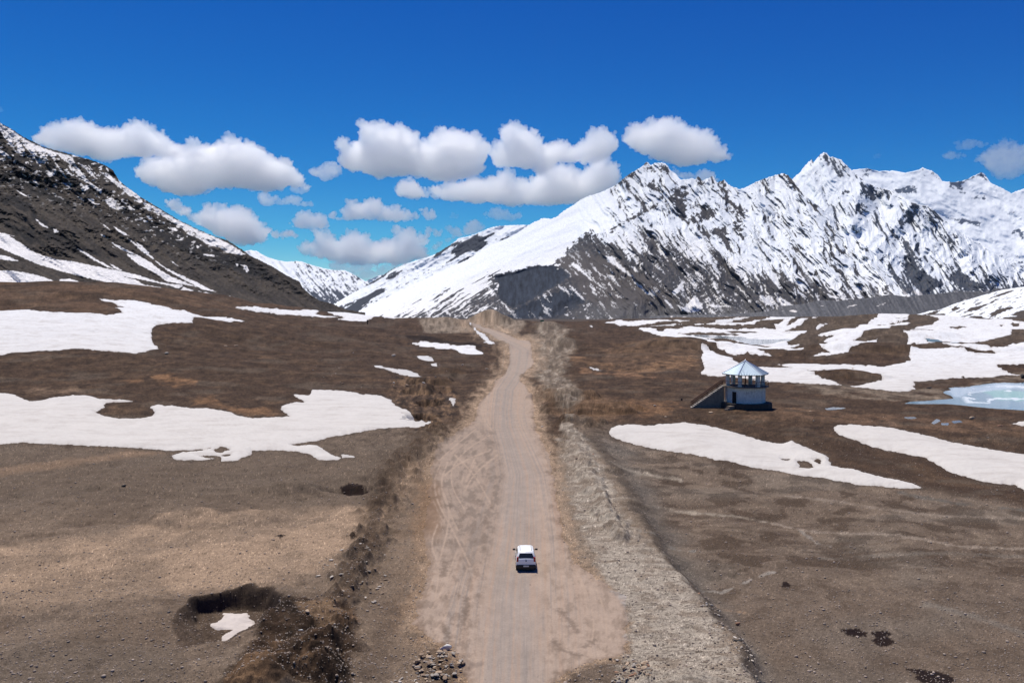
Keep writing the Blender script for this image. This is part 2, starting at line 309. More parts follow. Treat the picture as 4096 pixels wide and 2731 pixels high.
# eroded banks beside the road
for q in [(1690,1560,5,8,1.5),(1720,1530,7,9,1.5),(1800,1480,7,10,1.4)]: rel += bump(*q, 2.2, .6)
for q in [(1720,1610,3,7,2.0),(1680,1670,3,6,1.7),(1760,1560,3,7,1.6),(1830,1500,3,9,1.2)]: rel -= bump(*q, 2, .7)
for q in [(2260,1590,8,8,2.2),(2360,1640,10,7,1.8),(2330,1690,4,4,1.2),(2200,1560,5,8,1.2),(2300,1480,7,12,1.3),(2250,1380,10,30,3.0),(2180,1310,18,60,4.5),(2300,1350,10,30,2.0)]: rel += bump(*q, 2.0, .45)
for q in [(1965,1278,26,70,9.0),(1930,1283,22,60,5.0),(2030,1290,30,60,3.5),(1750,1290,50,90,4.5),(1660,1296,60,90,3.5),(1820,1300,26,60,3.0)]: rel += bump(*q, 1.5, .2)
# the mound right of the road, the knolls on the far right
for q in [(2700,1385,28,40,3.5),(2560,1400,30,30,2.0),(3440,1400,22,26,3.0),(3370,1500,14,12,1.8),(3300,1290,70,60,4.0),(3560,1340,40,50,4.0),(3900,1400,30,30,2.5)]: rel += bump(*q, 2.0, .3)
rel += bump(3000, 1655, 18, 14, .5)             # the rise under the pavilion
# dark bank above the long snow slot
rel += bump(1760, 1352, 22, 22, 1.5); rel -= bump(1790, 1378, 18, 10, .8)
lakesd = [sdf(PX, PY, p, pad=60) for _, _, p in LAKES]
wet = np.max(lakesd, axis=0)
Zg = Z0 + rel*(1-sm(-30, 0, wet)*.96)
lake_level = []
for (nm, lb, p), d in zip(LAKES, lakesd):
    m = d > 0
    if lb:
        # a level surface: fitted so that it keeps the outline; the bed sinks below it
        py_m = p[:, 1].mean(); lv = float(W(np.array(p[:60, 0].mean()), np.array(py_m))[2])
    else: lv = float(Zg[m].mean()) if m.any() else 0
    lake_level.append(lv)
    Zg = Zg - np.where(d > -12, sm(-12, 14, d)*(.5 if lb else .12), 0)
snow_sd = np.full(PX.shape, -1e3)
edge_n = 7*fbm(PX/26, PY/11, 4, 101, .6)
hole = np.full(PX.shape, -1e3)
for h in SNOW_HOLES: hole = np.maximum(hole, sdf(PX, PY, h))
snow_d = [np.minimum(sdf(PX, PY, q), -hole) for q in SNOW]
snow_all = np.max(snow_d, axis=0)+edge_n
# ------------------------------------------------------------------ colours of the bare ground (albedo)
def C(*v): return np.array(v, float)
G = np.zeros(PX.shape+(3,))
def mix(w, c):
    global G
    G = G*(1-w[..., None]) + np.asarray(c)*w[..., None]
# pattern noises in metres
a1 = fbm(X0/22, Y0/26, 5, 201, .55); a2 = fbm(X0/5, Y0/7, 5, 211, .6); a3 = fbm(X0/1.2, Y0/1.6, 4, 221, .65)
a4 = fbm(X0/.35, Y0/.5, 3, 231, .7)
st = fbm(PX/170, PY/15, 4, 241, .55)                          # long low streaks of gravel across the view
DK = C(.050,.033,.023); BR = C(.088,.057,.038); TN = C(.225,.158,.113); GY = C(.135,.108,.088); OC = C(.185,.105,.058); BG = C(.100,.080,.064)
G[:] = DK*1.0
mix(sm(-.1,.6,a2+.3*a1)*.8, BR*.85)
mix(sm(.25,.7,a1+.4*a2)*.35, C(.095,.064,.042))
mix(sm(.1,.6,fbm(PX/240, PY/30, 4, 205))*.45, BG*.9)
# further out, more ochre on the left knoll and the mound by the road
knoll = sm(1330, 1200, PY)*sm(1500, 1100, PX)
mix(knoll*sm(-.5,.5,a1)*.7, C(.105,.066,.043))
mound = soft(np.array([(2400,1400),(2560,1362),(2700,1355),(2800,1400),(2805,1470),(2600,1490),(2420,1470)],float), 24, 20)
mix(mound*sm(-.6,.3,a2)*.6, C(.125,.080,.052))
for q, c, s in [(P(*Z6,'780,530 860,510 960,540 1030,560 960,580 860,570'), OC*1.15, .7), (P(*Z6,'130,600 200,590 340,578 440,590 380,610 200,620 140,615'), TN*.8, .6), (P(*Z6,'990,640 1100,630 1200,690 1400,690 1500,720 1300,740 1180,700 1020,670'), OC, .55),
                (P(*Z6,'640,545 740,540 760,560 680,565'), OC, .5), (P(*Z7,'60,270 180,290 300,330 420,350 600,300 740,280 720,330 560,350 500,370 300,350 100,310'), C(.19,.115,.068), .6),
                (P(*Z7,'150,350 400,365 600,395 700,400 400,385 150,365'), C(.22,.13,.08), .7),(P(*Z7,'100,490 300,490 600,500 700,540 500,580 300,570 120,590'), C(.15,.087,.05), .7),
                (P(*Z7,'900,560 1200,540 1700,570 2352,620 2352,660 1800,640 1300,600 1000,600'), C(.14,.088,.058), .55),(P(*Z7,'1150,400 1600,430 2000,440 2200,380 2352,350 2352,395 2050,430 1950,470 2020,490 1700,500 1400,470'), C(.155,.125,.10), .85)]:
    mix(soft(q, 16, 22, 40, int(q[0,0]) % 50)*s*sm(-.7,.3,a2), c)
farr = sm(1440, 1330, PY)*sm(2500, 2800, PX)                                   # grey-brown moraine ground between the far snow
mix(farr*.75, C(.078,.062,.049)); mix(farr*sm(0,.6,a2)*.5, C(.13,.10,.075))
# plain on the left, plain on the right
pl = sm(-25, 25, PY-interp(PX, [(-1500,1770),(0,1775),(700,1800),(1250,1760),(1600,1680),(1750,1640)])+14*fbm(PX/60,PY/30,3,7))*sm(1800,1650,PX)
mix(pl, C(.150,.114,.088)); w1 = fbm(X0/9, Y0/12, 4, 271, .5); w2 = fbm(X0/3.2, Y0/4, 4, 272, .5)
mix(pl*sm(-.1,.5,w1+.3*w2)*.55, C(.098,.073,.056)); mix(pl*sm(.28,.42,w2)*.45, C(.070,.051,.039)); mix(pl*sm(.1,.5,-w1)*.4, GY*1.1); mix(pl*sm(2120,1950,PY)*.6, C(.088,.069,.055))
lt = (w1*0+1)*soft(np.array([(-1500,2150),(0,2190),(300,2150),(700,2090),(1100,2050),(1500,2040),(1560,1960),(1640,1850),(1700,1850),(1500,2150),(1330,2260),(1100,2340),(700,2380),(300,2420),(0,2440),(-1500,2500)],float), 50, 60, 120, 9)
mix(lt*(.40+.6*sm(-.35,.35,w1+.4*w2)), C(.275,.203,.150))
lt2 = soft(P(*Z6,'-900,1010 0,1010 300,970 700,915 860,930 600,960 300,1010 0,1060 -900,1090'), 20, 12); mix(lt2*.75, TN*.8)
mix(pl*sm(2500,2640,PY)*sm(900,600,PX)*.6, C(.105,.086,.071))
pr = sm(-20, 20, PY-interp(PX, [(2200,1660),(2400,1690),(2560,1715),(3000,1800),(3300,1850),(3700,1940),(4096,2010),(5500,2350)])+10*fbm(PX/60,PY/30,3,17))*sm(2240,2330,PX)
mix(pr, C(.122,.094,.075)); w3 = fbm(X0/4.2, Y0/4.8, 4, 273, .5); w4 = fbm(X0/14, Y0/12, 3, 274, .5); upr = sm(2420, 2180, PY)
mix(pr*sm(.10,.26,w3+.35*w4)*(.30+.65*upr), C(.066,.048,.036)); mix(pr*sm(.10,.45,-w3+.3*w4)*.45*upr, C(.185,.145,.114)); mix(pr*sm(.30,.42,fbm(X0/1.6,Y0/1.8,3,275,.5))*.5, C(.075,.055,.042)); mix(pr*sm(.0,.6,w4)*.35, C(.135,.118,.104))
mix(strip*.9, C(.185,.148,.118)); mix(strip*sm(.0,.5,fbm(PX/60,PY/12,4,276,.6))*.55, C(.10,.078,.062)); mix(strip*sm(.1,.5,fbm(PX/40,PY/30,4,277,.6))*.5, C(.27,.215,.17))
mix(pr*soft(np.array([(2400,2000),(2700,1960),(3100,2000),(3500,2130),(3900,2150),(4700,2150),(4700,2290),(3900,2270),(3300,2220),(2800,2180),(2500,2120)],float),40,50)*sm(-.2,.4,st)*.6, C(.068,.048,.036))
# pale salt and silt streaks, grey wash
for pts, w, c, s in [([(2420,1990),(2640,1990),(2800,2010),(2960,2025),(3060,2040)],18,C(.26,.225,.19),.85),([(2930,1925),(3200,1960),(3500,2010),(3760,2040),(4100,2060),(4700,2090)],18,C(.20,.165,.14),.75),
                     ([(3090,2050),(3200,2075),(3400,2100),(3600,2120),(3800,2160),(4100,2170)],18,C(.24,.20,.17),.7),([(3200,2080),(3260,2120),(3320,2135)],10,C(.2,.18,.165),.8),
                     ([(2440,1840),(2560,1870),(2720,1885)],16,C(.30,.26,.22),.9),([(2520,2125),(2620,2130),(2700,2155),(2770,2160)],12,C(.2,.19,.18),.8),
                     ([(2690,2250),(2800,2290),(2890,2300),(2960,2280),(3090,2245)],11,C(.25,.23,.215),.75),([(2760,2290),(2900,2380),(3000,2395)],12,TN*1.1,.7),([(2930,2480),(2990,2530),(3020,2550)],22,C(.26,.24,.22),.75),
                     ([(3600,1950),(3800,1990),(4100,2030),(4700,2080)],20,C(.10,.09,.082),.9),([(3280,2180),(3700,2190),(4200,2200)],26,C(.16,.145,.13),.4),([(3700,2380),(4100,2500)],30,C(.17,.16,.15),.4)]:
    mix(near_line(pts, w, 12, 40)*s*sm(-.8,0,a2), c)
# near-black patches on the plains
for q in [P(2500,1850,.6786,'1265,905 1340,905 1360,898 1430,925 1420,940 1330,940 1290,925'), P(2500,1850,.6786,'1445,920 1520,908 1580,930 1540,940 1595,970 1570,985 1540,995 1480,985 1455,960 1480,945'),
          P(2500,1850,.6786,'1655,1110 1700,1108 1740,1112 1800,1130 1870,1145 1930,1180 1945,1205 1920,1220 1850,1215 1790,1208 1740,1190 1700,1165 1725,1150 1700,1130'), P(2500,1850,.6786,'922,633 950,628 980,650 960,663 928,657'),
          P(0,1850,.85,'1600,105 1640,95 1700,100 1740,120 1765,130 1720,138 1640,128'), P(0,1850,.85,'1630,345 1660,338 1680,350 1660,358 1638,355'), P(0,1850,.85,'1290,350 1320,342 1355,352 1320,368')]:
    mix(sm(-3, 4, sdf(PX, PY, q)+9*fbm(PX/12, PY/7, 3, 77)), C(.016,.010,.007))
# silt and wash beside the bank foot, shadow line of the bank painted dark on its slope
mix(sm(1700,1760,PY)*np.exp(-((right_of-70)/60)**2)*.6, C(.105,.095,.088))
mix(sm(1700,1760,PY)*np.exp(-((right_of-8)/34)**2)*(.55+.35*sm(-.3,.3,a3)), C(.072,.058,.048))
# dug-up dark soil
mix(berm*(.75+.25*sm(-.3,.4,a2)), C(.062,.043,.031)*(1)); mix(berm*sm(.1,.6,a3)*.5, C(.12,.085,.06))
mix(heap*.94, C(.038,.024,.016)); mix(heap*sm(.10,.45,a2)*.65, C(.16,.100,.060)); mix(heap*sm(.05,.3,-a2+.3*a3)*.8, C(.013,.009,.006))
mix(soft(np.array([(1180,2420),(1300,2410),(1380,2450),(1330,2520),(1200,2480)],float),16,14)*.8, C(.17,.115,.075))
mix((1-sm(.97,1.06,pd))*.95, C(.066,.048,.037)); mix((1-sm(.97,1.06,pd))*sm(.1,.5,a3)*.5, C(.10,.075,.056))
earth = soft(np.array([(1560,1500),(1660,1500),(1760,1540),(1850,1560),(1850,1640),(1740,1720),(1640,1720),(1560,1640)],float), 24, 26)
e_n = fbm(PX/34, PY/22, 5, 278, .65)
mix(earth*.85, C(.070,.046,.032)); mix(earth*sm(.08,.35,e_n)*.7, C(.165,.108,.068)); mix(earth*sm(.10,.3,-e_n)*.85, C(.022,.015,.011))
earth2 = soft(np.array([(2160,1560),(2260,1540),(2400,1580),(2520,1640),(2380,1700),(2260,1680),(2200,1640)],float), 24, 26)
mix(earth2*.75, C(.125,.080,.052)); mix(earth2*sm(.1,.6,a3)*.6, C(.06,.040,.028))
grey_r = soft(np.array([(2150,1300),(2260,1310),(2280,1400),(2260,1500),(2330,1600),(2300,1660),(2240,1640),(2180,1560),(2130,1480),(2110,1380)],float), 24, 26)
mix(grey_r*.8, C(.17,.14,.115)); g_n = fbm(PX/26, PY/18, 5, 279, .65)
mix(grey_r*sm(.05,.35,g_n)*.7, C(.09,.07,.055)); mix(grey_r*sm(.1,.4,-g_n)*.6, C(.27,.235,.20))
top = soft(np.array([(1680,1290),(1740,1265),(1850,1280),(1900,1290),(1960,1230),(2040,1240),(2100,1300),(2060,1340),(1960,1345),(1900,1320),(1800,1330),(1700,1320)],float), 14, 16)
mix(top*.9, C(.20,.165,.135)); mix(top*sm(.0,.35,fbm(PX/22,PY/12,5,265,.65))*.7, C(.085,.066,.052))
brim = soft(P(*Z15,'270,325 420,322 520,338 640,358 780,385 900,390 960,420 1000,432 930,438 840,412 780,405 640,385 530,366 420,360 340,366'), 7, 6, 20)
mix(brim*.95, C(.018,.012,.009))  # cut bank above the snow slot, its shadow painted near-black
# pale silt embankment with drying cracks
mix(pale_w*.97, C(.315,.280,.245))
ck = 1-np.abs(per(PX/95+.4*per(PX/40, PY/9, 5), PY/8.5, 301))*2
ck2 = 1-np.abs(per(PX/30, PY/14, 302))*2
mix(pale_w*sm(.70,.95,ck)*(.6+.3*sm(-.2,.4,a2)), C(.11,.09,.075)); mix(pale_w*sm(.86,1,ck2)*.4, C(.13,.11,.09))
mix(pale_w*sm(.05,.5,fbm(PX/110, PY/26, 4, 303))*.6, C(.165,.13,.104))
mix(pale_w*sm(2250,2120,PY)*sm(-.3,.3,st+.5*a2)*.65, C(.15,.12,.098))
# ---- the road surface
RC = G*0+C(.335,.255,.194)
def rmix(w, c):
    global RC
    RC = RC*(1-w[..., None])+np.asarray(c)*w[..., None]
cx_ = np.interp(PY, [1300,1345,1400,1450,1500,1560,1650,1710,1780,1900,2150,2400,2731,2900], [1890,1985,2087,2083,2070,2028,2018,2022,2048,2084,2074,2052,2036,2030])
hw_ = np.interp(PY, [1300,1400,1500,1650,1780,1900,2150,2400,2731], [22,36,34,34,44,56,84,104,120])
u_ = (PX-cx_)/hw_
lane = 1-sm(.55, 1.35, np.abs(u_)+.25*fbm(PX/50, PY/90, 4, 401))
rmix(lane*.8, C(.280,.232,.192))
# wheel streaks: constant along the road direction
sA = fbm(u_*3.2, PY/900, 4, 402, .75, 2.3); sB = fbm(u_*9, PY/500, 3, 404, .8)
rmix(sm(0,.5,sA)*.65*(1-sm(2.2,3,np.abs(u_))), C(.235,.20,.172)); rmix(sm(.05,.5,-sA)*.5*(1-sm(2.2,3,np.abs(u_))), C(.345,.238,.168)); rmix(sm(.1,.6,sB)*.28, C(.22,.18,.145))
gt = near_line([(2075,1960),(2090,2020),(2078,1900)], 20)
# side tracks
trk = np.zeros(PX.shape)
tracks = [[(1765,1850),(1735,1920),(1745,2000),(1800,2100),(1850,2200),(1880,2260)],[(1790,1850),(1760,1930),(1785,2020),(1830,2120)],[(1700,2400),(1740,2300),(1770,2200),(1790,2120),(1800,2040),(1770,1960)],[(1905,1715),(1810,1790),(1750,1850)],[(1960,1740),(1860,1800),(1800,1880),(1810,1960),(1860,2040)],
 [(1930,1570),(1925,1630),(1940,1690),(1975,1730)],[(1950,1580),(1935,1640),(1960,1700)],[(2090,1560),(2130,1620),(2150,1700),(2170,1800),(2200,1900)],[(1900,1850),(1850,1960),(1900,1830)],[(1960,1800),(1840,1850),(1780,1900)],[(1990,1820),(1900,1890),(1860,1960)],[(1820,1820),(1900,1900),(1960,2010)],
 [(2330,2260),(2400,2380),(2430,2500),(2420,2600)],[(2300,2270),(2360,2400),(2380,2520),(2350,2620)],[(2270,2240),(2330,2330),(2350,2440)],[(1690,2500),(1760,2380),(1800,2280),(1830,2200)],[(1720,2560),(1800,2440),(1830,2330)],[(1750,2100),(1720,2180),(1760,2260),(1740,2400)]]
for t in tracks:
    for _ in range(3):                                     # round the corners off
        q_ = np.array(t, float); t = [tuple(q_[0])]+[tuple(v) for k in range(len(q_)-1) for v in (q_[k]*.75+q_[k+1]*.25, q_[k]*.25+q_[k+1]*.75)]+[tuple(q_[-1])]
    w_ = 4 if t[0][1] > 1750 else 2.5
    d = line_d(PX, PY, t, 1.0); trk = np.maximum(trk, np.exp(-(d/w_)**2)*sm(-1,.1,a3)); trk = np.maximum(trk, .55*np.exp(-((d-16)/w_)**2)*sm(-.2,.4,fbm(PX/50,PY/50,3,433)))
offl = sm(.9, 1.4, np.abs(u_))
lft = offl*(PX < cx_)
rmix(lft*sm(1640,1760,PY)*sm(2330,2150,PY)*(.35+.55*sm(-.2,.4,fbm(PX/34,PY/30,4,431,.6))), C(.19,.148,.115))
rmix(offl*sm(-.1,.5,fbm(PX/50,PY/45,5,410,.6))*.55*sm(2000,2350,PY), C(.20,.148,.108))
rmix(lft*sm(0,.5,fbm(PX/40,PY/40,5,411,.6))*.5*sm(1900,1980,PY), C(.155,.115,.086))
rmix(lft*sm(1900,1960,PY)*sm(2200,2100,PY)*sm(1790,1740,PX)*.75, C(.20,.125,.075)*(1))
rmix(trk*offl*.8, C(.36,.27,.2))
rmix(sm(1600,1450,PY)*.4, C(.33,.265,.21))
for q in [[(2235,2440),(2275,2480),(2310,2530)],[(2215,2560),(2240,2600),(2310,2620)],[(2375,2560),(2340,2590)],[(1870,2390),(1850,2500)],[(1780,2520),(1800,2560)],[(1770,2300),(1790,2250)]]:
    rmix(near_line(q, 24, 16, 20)*.6, C(.135,.10,.075))
RC = RC*(1+.10*a3[..., None]+.05*a4[..., None]+.06*a2[..., None])
# the ground beneath the road border carries the road's dust
mix(sm(-75, 2, road_d+34*fbm(PX/30, PY/22, 4, 441, .6))*.85*(1-pale_w)*(1-.6*berm), RC*np.array([.86,.83,.80]))
mix(sm(1800,1880,PY)*sm(-170,-10,road_d)*(PX < cx_)*(1-berm)*.6*sm(-.5,.3,fbm(PX/50,PY/40,5,442,.6)), C(.20,.138,.095))
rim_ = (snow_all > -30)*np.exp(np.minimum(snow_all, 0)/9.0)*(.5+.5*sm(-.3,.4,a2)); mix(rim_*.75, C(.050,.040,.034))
gr_ = fbm(PX/9, PY/6, 3, 251, .8)
px1 = fbm(PX/26, PY/12, 4, 252, .7); px2 = fbm(PX/60, PY/16, 4, 253, .65)
nr_ = sm(1900, 1700, PY)
G = G*(1+(.36*px1+.34*px2)*nr_*(1-flat_w*.8))[..., None]
G = G*(1+.16*a3+.14*a4+.10*a2+.30*gr_*nr_*(1-.5*flat_w))[..., None]
fw_ = .16+.84*sm(1500,1850,PY); wE = sm(-6, 44, (road_d+26*fw_*fbm(PX/24, PY/18, 4, 443, .65))/fw_); RC = RC*wE[..., None]+G*(1-wE[..., None])
wl_ = sm(.78,.84,pd)*(1-sm(1.0,1.04,pd))*sm(-1.5,0,pdy); G = G*(1-.85*wl_[..., None])+C(.045,.033,.026)*.85*wl_[..., None]  # far wall of the pit, its shade put into the soil colour
# scattered small pale and dark stones in the gravel
rnd = _rs.rand(*PX.shape); nearw = sm(300, 90, Y0)
G = G*(1+(rnd > .975)[..., None]*.9*nearw[..., None]); G = G*(1-(rnd < .025)[..., None]*.55*nearw[..., None])
G = G*np.array([1.04,1.0,.90]); G = np.clip(G, .008, .8); RC = np.clip(RC, .02, .8)

m_ground = albedo_mat('ground_soil', .95, .1, [(2.2, .10), (9.0, .03)], [(5.0, .75, 1.25), (20.0, .50, 1.50)])
m_road = albedo_mat('road_dust', .95, .1, [(6.0, .02), (25.0, .008)], [(8.0, .9, 1.1)])
m_snow = albedo_mat('snow', .75, .15, [(.3, .25), (1.6, .09)], [(.25, .96, 1.04)])
Xg = X0; Yg = Y0
V = np.stack([Xg, Yg, Zg], -1)
# rows behind the skyline (falling away to the horizon) and rows nearer than the frame, down to behind the camera
back = []
zc = Zg[0]; Yc = Y0[0]; tx = (PXc-CX)/F
for k, (s, dz) in enumerate([(1.03,.3),(1.1,1.5),(1.25,5),(1.6,14),(2.5,32),(5,60),(10,80),(19,90)]):
    back.append(np.stack([tx*Yc*s, Yc*s, zc-dz], -1))
front = []
for Yf in (36, 33, 28, 20, 10, 0, -15, -60, -300):
    front.append(np.stack([tx*max(Yf, 30)*(1+max(0, 30-Yf)*.05), np.full(len(tx), float(Yf)), np.zeros(len(tx))], -1))
Vall = np.concatenate([np.array(back[::-1]), V, np.array(front)], 0)
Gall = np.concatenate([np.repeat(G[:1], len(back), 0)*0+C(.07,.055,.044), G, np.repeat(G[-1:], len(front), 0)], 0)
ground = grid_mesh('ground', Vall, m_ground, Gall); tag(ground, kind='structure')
def fm(mask):
    return mask[1:,1:] | mask[:-1,1:] | mask[1:,:-1] | mask[:-1,:-1]
mpp = Y0/F
# road sheet
rt = np.clip(road_d*mpp*.25, -.06, .03)
Vr = np.stack([X0, Y0, Zg+rt], -1)
ruts = .022*sA*(1-sm(1.5,2.5,np.abs(u_))); Vr[..., 2] += np.where(road_d > 2, ruts, 0)
road = grid_mesh('road', Vr, m_road, RC, fm(road_d > -5)); tag(road, kind='structure')
# snow sheets, each with a real thickness and a ragged edge
Zs = Zg-.5*((n_mid*(0.10+0.45*far)+n_sml*.03)*(1-.93*flat_w))
for i, poly in enumerate(SNOW):
    d = snow_d[i]
    if not (d > 0).any(): continue
    dn = d+edge_n*sm(-999, -900, d)
    snow_sd = np.maximum(snow_sd, dn)
    dm = dn*mpp
    t = np.where(dm > 0, (.20+.14*sm(200,120,Y0))*(1-np.exp(-dm/.8))+.012*np.minimum(dm, 12), np.clip(dm*.5, -.3, 0))
    zz = Zg*(1-sm(0, 12, dn))+(Zs+.05)*sm(0, 12, dn)
    zz = np.maximum(zz, np.where(dn > 0, Zg, -1e9)) + t + np.where(dn > 4, .10*n_mid*np.minimum(dm, 1), 0)
    small = poly[:, 0].max()-poly[:, 0].min() < 260
    dirt = sm(.0, .6, fbm(X0/6, Y0/3, 5, 500+i, .6))*.30+.16*sm(-.2,.5,fbm(X0/1.2, Y0/.8, 4, 540+i, .6))+.30*sm(.25,.6,fbm(X0/14, Y0/2.2, 4, 580+i, .6))+.5*(1-sm(0, 7, dn))  # dirt, plus grey shade of melt hollows put into the colour
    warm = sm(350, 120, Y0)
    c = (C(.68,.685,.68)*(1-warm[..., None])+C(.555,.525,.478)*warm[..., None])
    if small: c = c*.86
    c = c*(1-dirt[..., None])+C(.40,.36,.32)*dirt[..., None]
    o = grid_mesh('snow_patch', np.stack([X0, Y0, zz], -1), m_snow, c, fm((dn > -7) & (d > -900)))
    tag(o, kind='structure')
# snow in the bottom of the pit
pp = P(600,2300,.3401,'840,455 930,425 1040,428 1130,440 1180,465 1165,485 1120,500 1200,515 1250,560 1255,590 1210,650 1170,710 1080,760 1020,790 950,790 870,775 820,760 850,735 870,700 960,670 990,655 940,650 780,655 720,620 705,600 750,570 830,530 860,505 900,490')
ppx = pp.copy(); ppy = []
pit_z = -1.10
pw = np.array([((q[0]-CX)/F*((CAMZ-pit_z)*F/(q[1]-HOR)), (CAMZ-pit_z)*F/(q[1]-HOR)) for q in pp])
dw = sdf(X0, Y0/WY, pw*[1, 1/WY], pad=3)+.18*fbm(X0/.6, Y0/.6, 3, 610)
t = np.where(dw > 0, np.minimum(dw, .25)*.3+.05, np.clip(dw, -.3, 0)*.6)
o = grid_mesh('snow_patch', np.stack([X0, Y0, np.where(dw > -2, Zg-.02+t, Zg-1)], -1), m_snow, np.tile(C(.53,.47,.42), PX.shape+(1,))*(1+.12*a3[..., None]), fm(dw > -.3)); tag(o, kind='structure')
# water
def water_mat():
    m, nt, b = mat_new('water'); a = N(nt, 'ShaderNodeAttribute', attribute_name='albedo')
    nt.links.new(a.outputs['Color'], b.inputs['Base Color']); b.inputs['Roughness'].default_value = .06; b.inputs['IOR'].default_value = 1.33
    tc = N(nt, 'ShaderNodeNewGeometry'); n = N(nt, 'ShaderNodeTexNoise', Scale=2.5, Detail=3.0); bp = N(nt, 'ShaderNodeBump', Strength=.25, Distance=.02)
    nt.links.new(tc.outputs['Position'], n.inputs['Vector']); nt.links.new(n.outputs['Fac'], bp.inputs['Height']); nt.links.new(bp.outputs[0], b.inputs['Normal'])
    return m
m_water = water_mat()
for i, ((nm, lb, p), d) in enumerate(zip(LAKES, lakesd)):
    dd = d+(3 if lb else 2)*fbm(PX/18, PY/6, 3, 700+i)
    c = np.tile(C(.05,.15,.21) if i == 1 else (C(.14,.17,.18) if lb else C(.02,.035,.045)), PX.shape+(1,))
    if i == 1:
        teal = soft(P(*Z8,'1700,1185 1850,1165 2000,1165 2190,1190 3000,1200 3000,1300 2190,1290 1950,1290 1850,1270 1830,1230 1740,1200'), 12, 10, 50); c = c*(1-teal[..., None])+C(.05,.28,.23)*teal[..., None]
        pb = soft(P(*Z8,'1350,1165 1540,1150 1900,1110 2190,1110 2190,1160 1800,1175 1560,1215 1500,1260 1400,1240'), 10, 12, 50); c = c*(1-pb[..., None])+C(.30,.40,.48)*pb[..., None]
        ice = sm(.36,.50,fbm(PX/75+4, PY/13, 4, 711)+.15)*soft(P(*Z8,'1540,1150 2190,1110 3000,1110 3000,1330 2190,1320 1560,1320 1520,1260'), 15)
        c = c*(1-ice[..., None])+C(.66,.72,.74)*ice[..., None]
    else:
        ice = sm(.1,.4,fbm(PX/60, PY/9, 4, 712))*.5*(1 if lb else 0); c = c*(1-ice[..., None])+C(.5,.53,.55)*ice[..., None]
    zb = Z0-(.18 if lb else .02)
    o = grid_mesh(nm, np.stack([X0, Y0, np.where(d > -30, zb, Z0-2)], -1), m_water, c, fm(dd > 0)); tag(o, kind='structure')
for p in ICE:
    d = sdf(PX, PY, p)+3*fbm(PX/14, PY/6, 3, 720)
    o = grid_mesh('ice_sheet', np.stack([X0, Y0, Zg+.12], -1), m_snow, np.tile(C(.5,.56,.6) if p is ICE[0] else C(.10,.16,.2), PX.shape+(1,)), fm((d > 0))); tag(o, kind='structure')
def ground_z(px, py):
    i = np.argmin(np.abs(PXc-px)); j = np.argmin(np.abs(PY[:, i]-py))
    return float(X0[j, i]), float(Y0[j, i]), float(Zg[j, i])
def ground_at(x, y):
    """height of the built ground at a world point"""
    px = CX+x/y*F; i = int(np.argmin(np.abs(PXc-px))); col = Y0[:, i]
    return float(np.interp(-y, -col, Zg[:, i]))
# ------------------------------------------------------------------ mountains
def rotc(px, py, ang, la, lc):
    """coordinates along (long la) and across (short lc) a direction in the slope"""
    ca, sa = math.cos(ang), math.sin(ang)
    return (px*ca+py*sa)/la, (-px*sa+py*ca)/lc
def mountain(name, x0, x1, crest, base, Dc, Db, disp, colour, mat, step=3.0, jag=5, jl=14, seed=0, curve=1.0, backrun=.2):
    xs = np.arange(x0, x1+step, step)
    cy = interp(xs, crest)+jag*ridged(xs/jl, xs*0+seed, 3, seed)-jag*.4
    by = interp(xs, base); by = np.maximum(by, cy+2)
    nr = int(max(12, (by-cy).max()/step))
    t = np.linspace(0, 1, nr)[:, None]
    px = np.tile(xs, (nr, 1)); py = by+(cy-by)*t
    dc = interp(xs, Dc) if not np.isscalar(Dc) else Dc+xs*0
    db = interp(xs, Db) if not np.isscalar(Db) else Db+xs*0
    cs = interp_s(xs, crest, 110); bs = interp_s(xs, base, 110); dc_, db_ = dc, db
    D = db+(dc-db)*np.clip((bs-py)/np.maximum(bs-cs, 12), -.2, 1.5)
    D = D+disp(px, py, t)
    X = (px-CX)/F*D; Y = D; Z = CAMZ-(py-HOR)/F*D
    V = np.stack([X, Y, Z], -1)
    # normals, for snow that lies by slope
    du = np.gradient(V, axis=1); dv = np.gradient(V, axis=0); n = np.cross(du, dv); n /= np.linalg.norm(n, axis=-1, keepdims=True)+1e-9
    if n[..., 1].mean() > 0: n = -n
    col = colour(px, py, t*np.ones_like(px), n)
    # the far side of the mountain
    hgt = (Z[-1]-Z[0]); bk = []; bc = []
    for f, dz in [(.03, .06), (.10, .2), (.35, .5), (1.0, 1.05)]:
        Yb = Y[-1]+backrun*dc*f
        bk.append(np.stack([X[-1]*Yb/Y[-1], Yb, Z[-1]-np.maximum(hgt, 5)*dz], -1)); bc.append(col[-1])
    V = np.concatenate([V, np.array(bk)]); col = np.concatenate([col, np.array(bc)])
    # a skirt under the near foot
    f0 = V[:1].copy(); f0[..., 2] -= 60; V = np.concatenate([f0, V]); col = np.concatenate([col[:1], col])
    o = grid_mesh(name, V[::-1], mat, np.clip(col[::-1], .01, .9))
    return tag(o, kind='structure')
m_rock = albedo_mat('mountain_rock', .95, .1, [(.04, 1.6), (.15, .5)], [(.08, .85, 1.15)])
m_rock2 = albedo_mat('near_mountain_rock', .95, .1, [(.15, 1.2), (.6, .35)], [(.4, .7, 1.3)])
SN = C(.785,.815,.83); WSN = C(.78,.76,.74)
def lerp(a, b, w): return a*(1-w[..., None])+b*w[..., None]
def psd(px, py, poly, nz=8, sc=26, seed=1):
    return sdf(px, py, poly, 60)+nz*fbm(px/sc, py/sc*1.3, 4, seed, .6)
